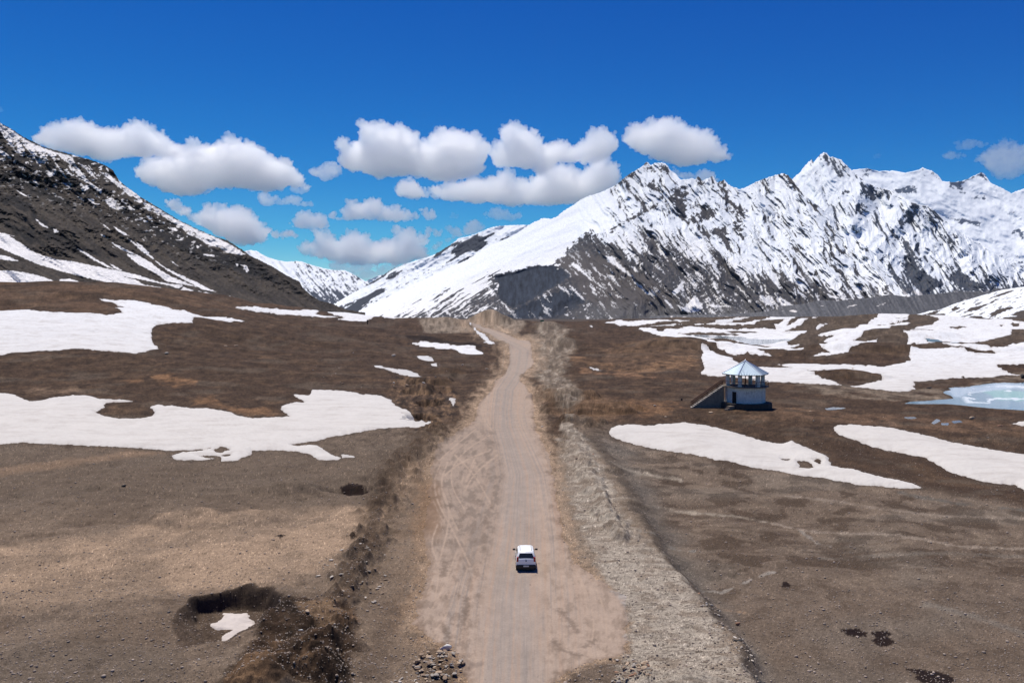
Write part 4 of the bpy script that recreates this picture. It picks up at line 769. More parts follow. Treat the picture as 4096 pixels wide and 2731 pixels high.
# ------------------------------------------------------------------ clouds: closed meshes filled with scattering vapour
def per3(x, y, z, s=0):
    ix = np.floor(x).astype(np.int64); iy = np.floor(y).astype(np.int64); iz = np.floor(z).astype(np.int64)
    fx, fy, fz = x-ix, y-iy, z-iz
    q = lambda f: f*f*f*(f*(f*6-15)+10)
    u, v, w = q(fx), q(fy), q(fz)
    def g(a, b, c):
        k = _T[(_h(ix+a, iy+b, s)+(iz+c)*3571) & 65535]
        th = _GA[k]; cz = (k/65535.)*2-1; r = np.sqrt(np.maximum(0, 1-cz*cz))
        return np.cos(th)*r*(fx-a)+np.sin(th)*r*(fy-b)+cz*(fz-c)
    l = lambda a, b, t: a+t*(b-a)
    return l(l(l(g(0,0,0),g(1,0,0),u), l(g(0,1,0),g(1,1,0),u), v), l(l(g(0,0,1),g(1,0,1),u), l(g(0,1,1),g(1,1,1),u), v), w)*1.4
def cloud_mat(dens):
    m = bpy.data.materials.new('cloud_vapour'); m.use_nodes = True; nt = m.node_tree; nt.nodes.clear()
    o = nt.nodes.new('ShaderNodeOutputMaterial'); v = nt.nodes.new('ShaderNodeVolumeScatter')
    v.inputs['Color'].default_value = (1, 1, 1, 1); v.inputs['Density'].default_value = dens; v.inputs['Anisotropy'].default_value = 0.80
    nt.links.new(v.outputs[0], o.inputs['Volume']); return m
import bmesh
def ico(sub):
    bm = bmesh.new(); bmesh.ops.create_icosphere(bm, subdivisions=sub, radius=1); v = np.array([q.co[:] for q in bm.verts]); f = np.array([[w.index for w in q.verts] for q in bm.faces]); bm.free(); return v, f
ICV, ICF = ico(2)
def tri_mesh(name, v, f, mat):
    me = bpy.data.meshes.new(name); me.vertices.add(len(v)); me.vertices.foreach_set('co', v.astype(np.float32).ravel())
    me.loops.add(f.size); me.loops.foreach_set('vertex_index', f.astype(np.int32).ravel()); me.polygons.add(len(f))
    me.polygons.foreach_set('loop_start', np.arange(0, f.size, f.shape[1], dtype=np.int32)); me.update(calc_edges=True)
    if mat: me.materials.append(mat)
    return me
def cloud(label, poly, D, n, dens, seed, thick=.65, wisp=.5, vox=3.2, rmin=5):
    """n vapour balls packed inside the outline, merged, then roughened into billows"""
    rs = np.random.RandomState(seed); k = D/F
    x0, y0 = poly.min(0); x1, y1 = poly.max(0); pts = []
    cx = rs.uniform(x0, x1, n*20); cy = rs.uniform(y0, y1, n*20)
    q = poly; ins = np.zeros(cx.shape, bool); dd = np.full(cx.shape, 1e12)
    for i in range(len(q)):
        ax, ay = q[i]; bx, by = q[(i+1) % len(q)]; ex, ey = bx-ax, by-ay; L = ex*ex+ey*ey+1e-9
        t = np.clip(((cx-ax)*ex+(cy-ay)*ey)/L, 0, 1); dd = np.minimum(dd, (cx-ax-t*ex)**2+(cy-ay-t*ey)**2)
        if ay != by: ins ^= ((ay > cy) != (by > cy)) & (cx < ex*(cy-ay)/ey+ax)
    dd = np.sqrt(dd); ok = ins & (dd > rmin*.7) & (fbm(cx/70+seed, cy/45, 3, seed)*(n > 100) > -.34); cx, cy, dd = cx[ok][:n], cy[ok][:n], dd[ok][:n]
    # a few largest balls first so that the body is solid
    r = np.minimum(dd, .30*(y1-y0))*rs.uniform(.75, 1.12, len(dd)); half = .34*(y1-y0)*thick
    oy = rs.uniform(-1, 1, len(dd))*np.maximum(half-r, 0)
    V = []; Fc = []
    for i in range(len(cx)):
        c = np.array([(cx[i]-CX)*k, D+oy[i]*k, CAMZ-(cy[i]-HOR)*k]); V.append(ICV*r[i]*k*[1, 1, .92]+c); Fc.append(ICF+len(ICV)*i)
    me = tri_mesh('cloud_raw', np.concatenate(V), np.concatenate(Fc), None)
    o = bpy.data.objects.new('cloud_raw', me); link(o)
    md = o.modifiers.new('r', 'REMESH'); md.mode = 'VOXEL'; md.voxel_size = vox*k
    dg = bpy.context.evaluated_depsgraph_get(); ev = o.evaluated_get(dg); m2 = bpy.data.meshes.new_from_object(ev)
    bpy.data.objects.remove(o); bpy.data.meshes.remove(me)
    for rnd_, bands in enumerate((((64, 9), (34, 8)), ((17, 5), (9, 3.0)))):
        if rnd_:                                   # merge the folds the first round made
            o = bpy.data.objects.new('cloud_raw', m2); link(o); md = o.modifiers.new('r', 'REMESH'); md.mode = 'VOXEL'; md.voxel_size = vox*k*.6
            dg = bpy.context.evaluated_depsgraph_get(); m3 = bpy.data.meshes.new_from_object(o.evaluated_get(dg)); bpy.data.objects.remove(o); m2 = m3
        m2 = roughen(m2, bands, k, wisp)
    o = bpy.data.objects.new('cloud_raw', m2); link(o); md = o.modifiers.new('r', 'REMESH'); md.mode = 'VOXEL'; md.voxel_size = vox*k*.6
    dg = bpy.context.evaluated_depsgraph_get(); m3 = bpy.data.meshes.new_from_object(o.evaluated_get(dg)); bpy.data.objects.remove(o); m2 = m3
    m2.name = 'cloud'; m2.materials.clear(); m2.materials.append(cloud_mat(dens/k/10)); m2.polygons.foreach_set('use_smooth', np.ones(len(m2.polygons), bool))
    c = bpy.data.objects.new('cloud', m2); link(c); return tag(c, label, 'cloud', kind='thing')
def roughen(m2, bands, k, wisp):
    nv = len(m2.vertices); co = np.empty(nv*3, np.float32); m2.vertices.foreach_get('co', co); co = co.reshape(-1, 3).astype(float)
    no = np.empty(nv*3, np.float32); m2.vertices.foreach_get('normal', no); no = no.reshape(-1, 3)
    p = co/k; up = .35+.65*sm(-.5, .4, no[:, 2])
    d = 0
    for s_, a_ in bands: d = d+a_*(3.4*np.abs(per3(p[:,0]/s_, p[:,1]/s_, p[:,2]/s_, int(s_)))-.58)
    co = co+no*(d*up*k*wisp*1.6)[:, None]
    m2.vertices.foreach_set('co', co.astype(np.float32).ravel()); m2.update(); return m2
ZC = (900, 450, .68027)
CLOUDS = [
 ('long white cloud with a humped top drifting just above the left mountain ridge', P(0,450,.5102,'255,215 340,180 400,140 450,105 560,65 660,68 700,95 770,130 860,125 950,125 1000,85 1130,80 1210,130 1260,180 1330,205 1390,260 1440,300 1400,350 1200,345 1100,355 960,355 880,380 780,390 700,350 560,320 430,290 330,262'), 24000, 150),
 ('large white cloud with a domed top and grey base left of the valley', P(0,450,.5102,'1055,490 1090,440 1120,400 1200,350 1300,350 1400,330 1480,260 1600,255 1700,240 1800,210 1940,220 2000,265 2080,320 2180,380 2300,450 2380,520 2430,560 2380,600 2280,580 2120,615 1990,610 1860,595 1740,590 1650,590 1560,645 1420,660 1290,615 1180,565 1090,535'), 25000, 190),
 ('small puff hanging under the domed cloud', P(*ZC,'380,440 440,430 495,440 500,465 450,488 395,478'), 25500, 22),
 ('small flat streak of cloud left of the valley, below the domed cloud', P(*ZC,'188,520 220,490 265,475 330,500 345,520 370,498 425,495 440,530 500,528 570,552 490,560 400,548 340,545 300,540 250,556 210,545'), 26000, 45),
 ('tall heaped cloud standing right behind the left mountain slope', P(0,450,.5102,'1235,700 1300,680 1400,720 1480,760 1530,800 1560,810 1600,740 1650,725 1690,770 1750,760 1830,730 1900,750 1980,830 2040,870 2100,920 2160,960 2290,950 2330,975 2250,985 2130,985 2060,1010 1990,1040 1880,1040 1700,960 1500,850 1350,770'), 30000, 130),
 ('small rounded cloud puff low over the valley gap', P(*ZC,'340,650 400,650 430,590 460,575 520,590 560,590 600,620 620,685 520,690 440,685 380,670'), 28000, 40),
 ('small flat-based cloud with a curled right tip in the centre of the sky', P(*ZC,'605,630 620,595 680,590 700,545 745,512 800,530 850,520 900,545 950,540 1010,560 1070,575 1110,605 1160,600 1130,570 1155,555 1190,590 1240,600 1225,632 1130,632 1000,645 900,636 760,636 680,636'), 27000, 80),
 ('great white cloud bank with three humps high in the centre', P(*ZC,'675,250 690,195 760,180 805,170 800,110 810,60 870,62 930,80 1020,78 1080,110 1130,150 1150,190 1190,180 1200,140 1245,130 1245,88 1290,90 1340,120 1400,115 1480,140 1540,180 1560,240 1520,300 1500,360 1400,400 1300,405 1200,405 1160,375 1040,375 900,385 820,350 740,350 680,320'), 23000, 230),
 ('small ragged tuft trailing from the left end of the great cloud bank', P(*ZC,'485,345 560,325 600,285 640,295 680,320 700,365 640,385 585,410 540,385'), 23500, 30),
 ('upright rounded cloud right of the great cloud bank', P(*ZC,'1565,240 1590,200 1640,185 1605,120 1620,80 1680,66 1740,80 1780,110 1830,140 1860,190 1890,230 1900,180 1960,165 2020,195 2080,220 2090,180 2140,150 2180,110 2230,100 2280,125 2300,190 2290,240 2240,270 2140,300 2040,300 1960,290 1900,330 1840,390 1790,340 1700,320 1600,325 1565,290'), 22500, 170),
 ('wide flat-bottomed cloud meeting the left flank of the snowy mountain', P(*ZC,'985,470 1030,430 1090,395 1140,400 1170,440 1215,420 1250,440 1290,410 1380,410 1480,390 1560,370 1660,370 1720,400 1800,420 1850,340 1900,310 2000,300 2060,340 2120,340 2160,290 2230,270 2300,320 2328,390 2310,440 2200,490 2080,540 1900,545 1760,545 1690,555 1580,530 1440,540 1340,515 1250,510 1150,500 1100,508 1020,490'), 24000, 230),
 ('bright rounded cloud floating just above the highest snowy summit', P(2200,560,.7211,'415,-10 440,-60 500,-85 560,-80 600,-120 660,-120 720,-100 770,-60 830,-30 870,-40 920,0 955,40 990,80 1015,110 960,122 850,130 780,145 700,145 640,120 560,95 480,60 430,30'), 22000, 130),
 ('small low cloud peeping over the jagged ridge right of the highest summit', P(2400,560,.7211,'370,140 420,150 460,190 520,195 570,175 620,185 660,215 680,235 560,240 480,225 420,200'), 26000, 40),
 ('small fluffy cloud over the valley, under the wide flat-bottomed cloud', P(*ZC,'1500,605 1550,590 1560,555 1620,548 1660,570 1690,605 1730,608 1740,625 1690,640 1620,630 1540,620'), 27500, 40),
 ('tiny oval cloud in the gap above the valley', P(*ZC,'1305,610 1340,595 1375,605 1370,625 1330,628'), 27500, 12),
 ('low hazy bank of small heaped clouds over the far valley', P(*ZC,'430,790 470,765 540,765 510,700 560,690 620,700 650,745 700,720 760,715 820,745 850,760 900,755 980,740 1010,735 1005,690 1060,690 1100,710 1140,740 1150,700 1200,690 1265,715 1260,740 1190,745 1210,790 1150,795 1200,830 1180,860 1100,870 1120,890 1050,900 900,890 780,895 640,880 560,855 440,835'), 38000, 230),
 ('pale hazy veil of cloud lying lowest over the far valley', P(*ZC,'580,895 700,880 800,885 900,880 1060,885 1100,880 1040,920 960,945 890,975 830,990 760,985 700,960 640,920'), 42000, 80),
 ('low cloud rising behind the left end of the snowy ridge', P(*ZC,'1296,690 1330,672 1370,680 1400,700 1420,660 1470,642 1520,665 1535,690 1440,720 1360,735 1290,780 1210,820 1210,780 1300,760 1350,730'), 36000, 60),
 ('ragged thin cloud at the right edge above the small dark summit', P(3100,600,.4464,'1560,75 1620,40 1700,30 1760,60 1830,80 1880,50 1940,30 1940,-10 2030,-40 2300,-10 2300,190 2231,205 2170,230 2100,262 2000,250 1950,200 1900,170 1880,140 1800,110 1700,80 1620,78'), 23000, 90),
 ('thin wisp of cloud at the top right above the ragged cloud', P(2400,560,.7211,'1960,10 2030,5 2090,-5 2140,20 2150,45 2060,48 1980,58 1965,35'), 23000, 22),
 ('tiny faint wisp right of the sharp snow peak', P(3100,600,.4464,'860,65 900,40 940,38 955,70 920,85 890,78'), 24000, 10),
 ('two faint wisps near the left edge of the sky', P(0,400,.6378,'-60,50 0,40 25,60 30,75 0,80 -60,90'), 22000, 10),
]
THIN = {2:.7, 3:.7, 12:.8, 13:.45, 14:.22, 15:.9, 16:.4, 17:.45, 18:.35, 19:.28, 20:.12, 21:.08, 8:.7}
for i, (lb, poly, D, n) in enumerate(CLOUDS):
    cloud(lb, poly, D, int(n*2.2), .55*THIN.get(i, 1.0), 900+i, vox=2.6 if n > 60 else 2.0, wisp=.85 if n > 60 else .5, rmin=5 if n > 60 else 3)
# ------------------------------------------------------------------ building, car, rocks
def pmat(name, col, rough=.6, metal=0.0, spec=.4, var=0.0, sc=6.0, bump=0.0):
    m, nt, b = mat_new(name); b.inputs['Roughness'].default_value = rough; b.inputs['Metallic'].default_value = metal; b.inputs['Specular IOR Level'].default_value = spec
    b.inputs['Base Color'].default_value = (*col, 1)
    if var or bump:
        tc = N(nt, 'ShaderNodeTexCoord'); n = N(nt, 'ShaderNodeTexNoise', Scale=sc, Detail=6.0, Roughness=.65); nt.links.new(tc.outputs['Object'], n.inputs['Vector'])
        if var:
            mr = N(nt, 'ShaderNodeMapRange'); mr.inputs['From Min'].default_value = .3; mr.inputs['From Max'].default_value = .7; mr.inputs['To Min'].default_value = 1-var; mr.inputs['To Max'].default_value = 1+var
            vm = N(nt, 'ShaderNodeVectorMath', operation='SCALE'); vm.inputs[0].default_value = col; nt.links.new(n.outputs['Fac'], mr.inputs['Value']); nt.links.new(mr.outputs[0], vm.inputs['Scale']); nt.links.new(vm.outputs[0], b.inputs['Base Color'])
        if bump:
            bp = N(nt, 'ShaderNodeBump', Strength=1.0, Distance=bump); nt.links.new(n.outputs['Fac'], bp.inputs['Height']); nt.links.new(bp.outputs[0], b.inputs['Normal'])
    return m
class MB:
    def __init__(s): s.bm = bmesh.new()
    def box(s, c, d, rot=None, bev=0):
        r = bmesh.ops.create_cube(s.bm, size=1); vs = r['verts']
        M = Matrix.Translation(c) @ (rot if rot is not None else Matrix.Identity(4)) @ Matrix.Diagonal((*d, 1))
        bmesh.ops.transform(s.bm, matrix=M, verts=vs)
        if bev:
            es = list({e for v in vs for e in v.link_edges}); bmesh.ops.bevel(s.bm, geom=es, offset=bev, segments=2, affect='EDGES', profile=.6)
        return s
    def bar(s, a, b, r, n=8):
        a, b = Vector(a), Vector(b); d = b-a; q = d.to_track_quat('Z', 'Y').to_matrix().to_4x4()
        bmesh.ops.create_cone(s.bm, cap_ends=True, segments=n, radius1=r, radius2=r, depth=d.length, matrix=Matrix.Translation((a+b)/2) @ q); return s
    def prism(s, pts, z0, z1, top=1.0, cap=True):
        n = len(pts); lo = [s.bm.verts.new((x, y, z0)) for x, y in pts]; hi = [s.bm.verts.new((x*top, y*top, z1)) for x, y in pts]
        for i in range(n): s.bm.faces.new((lo[i], lo[(i+1) % n], hi[(i+1) % n], hi[i]))
        if cap: s.bm.faces.new(hi); s.bm.faces.new(lo[::-1])
        return s
    def poly(s, loops):
        for l in loops: s.bm.faces.new([s.bm.verts.new(p) for p in l])
        return s
    def build(s, name, mat, parent=None, smooth=False, loc=None):
        bmesh.ops.recalc_face_normals(s.bm, faces=s.bm.faces); me = bpy.data.meshes.new(name); s.bm.to_mesh(me); s.bm.free(); me.materials.append(mat)
        if smooth: me.polygons.foreach_set('use_smooth', np.ones(len(me.polygons), bool))
        o = bpy.data.objects.new(name, me); link(o, parent)
        if loc: o.location = loc
        return o
def empty(name, loc, rz=0):
    o = bpy.data.objects.new(name, None); link(o); o.location = loc; o.rotation_euler = (0, 0, rz); return o
def ngon(r, n, a0=0): return [(r*math.cos(a0+2*math.pi*i/n), r*math.sin(a0+2*math.pi*i/n)) for i in range(n)]
# ---- pavilion --------------------------------------------------------
gx, gy, gz = ground_z(2981, 1652)
pcx, pcy = (2981-CX)/F*(gy+4.8), gy+4.8; gz = ground_at(pcx, pcy)
m_wall = pmat('whitewash', (.64,.62,.56), .9, var=.22, sc=3.5, bump=.01); m_conc = pmat('grey_concrete', (.21,.168,.125), .95, var=.25, sc=2.5, bump=.02)
m_tin = pmat('corrugated_tin', (.24,.31,.38), .5, .3, var=.12, sc=5); m_rust = pmat('rusty_iron', (.075,.032,.02), .8, var=.3, sc=8); m_dark = pmat('dark_opening', (.012,.012,.013), .9)
m_stone = pmat('dark_stone_plinth', (.055,.045,.037), .95, var=.35, sc=3, bump=.04); m_tread = pmat('pale_tread', (.42,.38,.33), .9, var=.15); m_ridge = pmat('ridge_cap', (.72,.76,.80), .3, .6)
pv = empty('pavilion', (pcx, pcy, gz-.15), R(-3)); tag(pv, 'round white two-storey pavilion with a faceted tin roof on a dark stone plinth', 'pavilion')
MB().prism(ngon(4.95, 12, R(15)), -.6, 1.25, .985).build('plinth', m_stone, pv)
wall = MB().prism(ngon(3.62, 12, R(15)), 1.25, 4.15).build('wall', m_wall, pv)
for i in range(12):
    if i == 7: continue                          # the doorway stands here
    a = R(15+30*i); pil = MB(); pil.box((3.62*math.cos(a), 3.62*math.sin(a), 2.7), (.16, .22, 2.88), Matrix.Rotation(a, 4, 'Z')); pil.build('pilaster', m_wall, wall)
# doorway in the front left wall: frame, near-black slab painted as the unlit inside
da = R(-90-46); dc = Vector((3.50*math.cos(da), 3.50*math.sin(da), 0)); RM = Matrix.Rotation(da, 4, 'Z')
dr = MB().box(dc+Vector((.06*math.cos(da), .06*math.sin(da), 2.33)), (.12, .95, 2.12), RM).build('doorway', m_dark, pv)
f = MB()
for s_ in (-1, 1): f.box(dc+Vector((.08*math.cos(da)-s_*.52*math.sin(da), .08*math.sin(da)+s_*.52*math.cos(da), 2.33)), (.2, .1, 2.2), RM)
f.box(dc+Vector((.08*math.cos(da), .08*math.sin(da), 3.46)), (.2, 1.16, .1), RM); f.build('door_frame', m_wall, dr)
MB().prism(ngon(4.32, 12, R(15)), 4.152, 4.36).build('balcony_floor', m_conc, pv)
for i in range(6):
    a = R(60*i); MB().box((3.3*math.cos(a), 3.3*math.sin(a), 5.56), (.62, .62, 2.4), Matrix.Rotation(a, 4, 'Z'), .02).build('column', m_wall, pv)
MB().bar((.1, .3, 4.36), (.1, .3, 7.6), .09).build('post', m_rust, pv)
# roof: six sloping corrugated sheets with ridge caps and a finial
Rr, ze, za = 4.42, 6.62, 9.05; bm = MB(); ap = Vector((0, 0, za))
for i in range(6):
    a, b = R(60*i), R(60*(i+1)); A = Vector((Rr*math.cos(a), Rr*math.sin(a), ze)); B = Vector((Rr*math.cos(b), Rr*math.sin(b), ze)); nn = 28
    nrm = (B-A).cross(ap-A).normalized(); prev = None
    for k in range(nn+1):
        q = A.lerp(B, k/nn); off = nrm*(.035 if k % 2 else 0); lo = bm.bm.verts.new(q+off); hi = bm.bm.verts.new(ap.lerp(q, .04)+off*.3)
        if prev: bm.bm.faces.new((prev[0], lo, hi, prev[1]))
        prev = (lo, hi)
roof = bm.build('roof', m_tin, pv)
und = MB().prism(ngon(Rr*.985, 6), ze-.14, ze-.02).build('soffit', m_conc, roof)
for i in range(6):
    a = R(60*i); MB().bar((Rr*1.005*math.cos(a), Rr*1.005*math.sin(a), ze+.03), (.08*math.cos(a), .08*math.sin(a), za+.02), .075).build('ridge_cap', m_ridge, roof)
bmesh_f = MB(); bmesh.ops.create_icosphere(bmesh_f.bm, subdivisions=2, radius=.17, matrix=Matrix.Translation((0, 0, za+.08))); bmesh_f.build('finial', m_ridge, roof, True)
# railing round the balcony
rl = MB(); rp = [(4.2*math.cos(R(15+30*i)), 4.2*math.sin(R(15+30*i))) for i in range(12)]
for i in range(12):
    if i == 5: continue
    for z in (4.82, 5.28): rl.bar((*rp[i], z), (*rp[(i+1) % 12], z), .035 if z < 5 else .05)
railing = rl.build('railing', m_rust, pv)
for i in range(12): MB().bar((*rp[i], 4.36), (*rp[i], 5.3), .045).build('railing_post', m_rust, railing)
# outside stair on the left
st = MB(); xs0, xs1, zt = -10.3, -4.2, 4.33; n = 18
for i in range(n):
    x0_ = xs0+(xs1-xs0)*i/n; z1_ = zt*(i+1)/n; st.box((x0_+(xs1-xs0)/n/2, -.3, (z1_-.5-.09)/2), ((xs1-xs0)/n-.002, 1.25, z1_+.5-.09))
stair = st.build('stair', m_conc, pv)
td = MB()
for i in range(n): td.box((xs0+(xs1-xs0)*(i+.5)/n-.03, -.3, zt*(i+1)/n-.045), ((xs1-xs0)/n+.02, 1.50, .11))
td.build('tread', m_tread, stair)
for y in (-1.0, .38):
    h = MB().bar((xs0+.1, y, 1.15), (xs1-.2, y, zt+.98), .10); h.bar((xs0+.1, y, .75), (xs1-.2, y, zt+.55), .02)
    h.bar((xs1-.2, y, zt+.98), (xs1+.3, y, zt+.98), .05)
    for i in range(0, n+1, 3): h.bar((xs0+.1+(xs1-xs0-.3)*i/n, y, zt*i/n), (xs0+.1+(xs1-xs0-.3)*i/n, y, 1.15+(zt-.17)*i/n), .035)
    for i in range(n*3): h.bar((xs0+.1+(xs1-xs0-.3)*i/n/3, y, zt*i/n/3+.1), (xs0+.1+(xs1-xs0-.3)*i/n/3, y, 1.1+(zt-.17)*i/n/3), .011, 4)
    h.build('handrail', m_rust, stair)
# small front steps up to the doorway
sp_ = MB()
for i in range(5): sp_.box((-3.55-.34*(4-i)*.9, -3.9-.30*(4-i)*.6, .25*(i+1)-.6), (1.3, .75, .5), Matrix.Rotation(R(38), 4, 'Z'))
sp_.build('entrance_step', m_conc, pv)
# faded capital letters scratched on the front wall
lt_ = MB(); wy_ = -3.62*math.cos(R(15))-.012
def stroke(a, b, r=.022): lt_.bar((a[0], wy_, a[1]), (b[0], wy_, b[1]), r, 4)
for s_ in [((-.62,2.9),(-.62,3.45)),((-.62,3.45),(-.4,3.1)),((-.4,3.1),(-.18,3.45)),((-.18,3.45),(-.18,2.9)),((.1,3.45),(.66,3.45)),((.38,3.45),(.38,2.85))]: stroke(*s_)
lt_.build('lettering', pmat('faded_paint', (.22,.22,.22), .9), wall)
# ---- car -------------------------------------------------------------
cxw, cyw, _ = ground_z(2102, 2287); rx_ = ground_at(cxw, cyw+1.2)+.03
car = empty('car', (cxw, cyw+1.75, rx_), R(.8)); tag(car, 'small white hatchback with black rear bumper driving away along the dusty road', 'car')
m_white = pmat('white_car_paint', (.86,.86,.84), .28, 0, .5); m_blk = pmat('black_plastic', (.018,.018,.018), .6); m_glass = pmat('tinted_glass', (.02,.024,.027), .08, 0, .6); m_tyre = pmat('tyre_rubber', (.02,.019,.018), .85); m_red = pmat('red_lens', (.35,.02,.015), .25); m_rim = pmat('steel_rim', (.35,.35,.36), .35, .8); m_plate = pmat('plate', (.55,.55,.52), .5)
W2 = .735
# lower body: cross sections from tail to nose (y, half width, z bottom, z top)
secs = [(-1.72,.62,.42,.90),(-1.70,.69,.34,.95),(-1.5,W2,.26,.98),(-.9,W2+.01,.22,.98),(0,W2+.01,.22,.96),(.7,W2,.22,.93),(1.15,W2-.01,.24,.86),(1.5,.68,.28,.76),(1.66,.58,.34,.66)]
def ring(y, w, z0, z1): return [(-w*.92,y,z0),(-w,y,z0+(z1-z0)*.25),(-w,y,z0+(z1-z0)*.7),(-w*.94,y,z1-.03),(-w*.5,y,z1+.01),(0,y,z1+.015),(w*.5,y,z1+.01),(w*.94,y,z1-.03),(w,y,z0+(z1-z0)*.7),(w,y,z0+(z1-z0)*.25),(w*.92,y,z0)]
def loft(rings):
    b = MB(); rs = [[b.bm.verts.new(p) for p in r] for r in rings]
    for i in range(len(rs)-1):
        for j in range(len(rs[0])): b.bm.faces.new((rs[i][j], rs[i][(j+1) % len(rs[0])], rs[i+1][(j+1) % len(rs[0])], rs[i+1][j]))
    b.bm.faces.new(rs[0]); b.bm.faces.new(rs[-1][::-1]); return b
body = loft([ring(*q) for q in secs]).build('body', m_white, car, True)
# cabin: (y, half width, z) rings from the belt line to the roof
def cab(z, yb, yf, w): return [(-w*.90,yb,z),(0,yb-.03,z),(w*.90,yb,z),(w,yb+.14,z),(w,(yb+yf)/2,z),(w*.97,yf-.15,z),(w*.75,yf,z),(0,yf+.05,z),(-w*.75,yf,z),(-w*.97,yf-.15,z),(-w,(yb+yf)/2,z),(-w,yb+.14,z)]
cabin = loft([cab(.93,-1.64,.92,.70), cab(1.10,-1.56,.72,.665), cab(1.30,-1.44,.42,.60), cab(1.39,-1.36,.26,.55), cab(1.425,-1.20,.08,.45)]).build('cabin', m_white, car, True)
MB().poly([[(-.50,-1.675,1.0),(.50,-1.675,1.0),(.58,-1.645,1.04),(.47,-1.485,1.30),(-.47,-1.485,1.30),(-.58,-1.645,1.04)]]).build('rear_window', m_glass, car)
MB().poly([[(-.62,.965,.95),(.62,.965,.95),(.50,.46,1.32),(-.50,.46,1.32)]]).build('windscreen', m_glass, car)
for s_ in (-1, 1):
    MB().poly([[(s_*.712,-1.30,.985),(s_*.712,-.42,.975),(s_*.625,-.46,1.31),(s_*.625,-1.15,1.31)]]).build('side_window', m_glass, car)
    MB().poly([[(s_*.712,-.36,.975),(s_*.712,.62,.965),(s_*.64,.32,1.28),(s_*.625,-.38,1.31)]]).build('side_window', m_glass, car)
    MB().box((s_*.43,-.62,1.425), (.03, 1.2, .03)).build('roof_strip', m_blk, car)
    MB().box((s_*.64,-1.66,.90), (.15,.14,.34), None, .03).build('tail_light', m_red, car)
    MB().box((s_*.55,1.62,.62), (.24,.12,.16), None, .03).build('headlight', pmat('clear_lens', (.6,.62,.64), .15), car)
    mr_ = MB().box((s_*.87,.50,1.0), (.20,.09,.13), None, .03).build('wing_mirror', m_blk, car); MB().bar((s_*.70,.50,.97), (s_*.80,.50,.98), .02).build('mirror_arm', m_blk, mr_)
    MB().box((s_*.745,-.55,.82), (.02,.16,.035), None, .006).build('door_handle', m_blk, car)
    for y in (-1.12, 1.10):
        w_ = MB(); w_.bar((s_*.60,y,.27), (s_*.755,y,.27), .27, 20); t_ = w_.build('tyre', m_tyre, car); t_.name = 'wheel'; MB().bar((s_*.75,y,.27), (s_*.765,y,.27), .16, 16).build('rim', m_rim, t_)
bmp = MB().box((0,-1.69,.39), (1.42,.20,.26), None, .05).build('rear_bumper', m_blk, car); MB().box((0,-1.802,.44), (.42,.012,.11)).build('number_plate', m_plate, bmp)
MB().box((0,-1.2,.2), (1.2,.9,.1)).build('underside', m_blk, car)
MB().bar((0,-1.742,.80), (0,-1.75,.80), .045, 12).build('badge', m_blk, car); MB().box((0,-1.735,.885), (.06,.012,.04)).build('tailgate_latch', m_blk, car)
MB().box((0,1.66,.42), (1.3,.16,.24), None, .05).build('front_bumper', m_blk, car)
# ---- rocks -----------------------------------------------------------
def rock_mesh(name, seed, mat, sub=2, ang=.35, flat=.7):
    rs = np.random.RandomState(seed); v, f = ico(sub); v = v.copy()
    for k in range(9):                                      # flat broken faces
        n = rs.normal(size=3); n /= np.linalg.norm(n); h = rs.uniform(.45, .85); d = v@n; v = v-np.outer(np.maximum(d-h, 0), n)
    v *= (1+.10*per3(v[:,0]*2+seed, v[:,1]*2, v[:,2]*2, seed)[:, None]); v *= [1, .8, flat]
    return tri_mesh(name, v, f, mat)
rock_cols = {'grey': (.32,.28,.235), 'brown': (.24,.17,.115), 'pale': (.52,.46,.39), 'white': (.62,.60,.55), 'dark': (.045,.042,.040), 'tan': (.42,.31,.21), 'red': (.33,.18,.11)}
RM_ = {k: pmat(k+'_rock', c, .92, var=.3, sc=2.2, bump=.03) for k, c in rock_cols.items()}
protos = {}
def rock(name, x, y, size, col, seed, shape=(1,1,1), rz=None, sink=.25, label=None, cat=None, group=None, lift=0):
    key = (name, col, seed % 5)
    if key not in protos: protos[key] = rock_mesh(name, hash(col) % 7*0+len(protos)*13+seed, RM_[col])
    o = bpy.data.objects.new(name, protos[key]); link(o); rs = random.Random(seed*77+int(x*100))
    s_ = size*.5; o.scale = (s_*shape[0], s_*shape[1], s_*shape[2]); o.rotation_euler = (rs.uniform(-.25, .25), rs.uniform(-.25, .25), rs.uniform(0, 6.28) if rz is None else rz)
    z = ground_at(x, y); o.location = (x, y, z+s_*shape[2]*.7*(1-sink*1.6)+lift); return tag(o, label, cat, group)
def prock(px, py, wpx, col, label, seed, shape=(1,1,1), rz=None, name='boulder', lift=0):
    x, y, z = ground_z(px, py); return rock(name, x, y, wpx/F*y, col, seed, shape, rz, .2, label, 'boulder', None, lift)
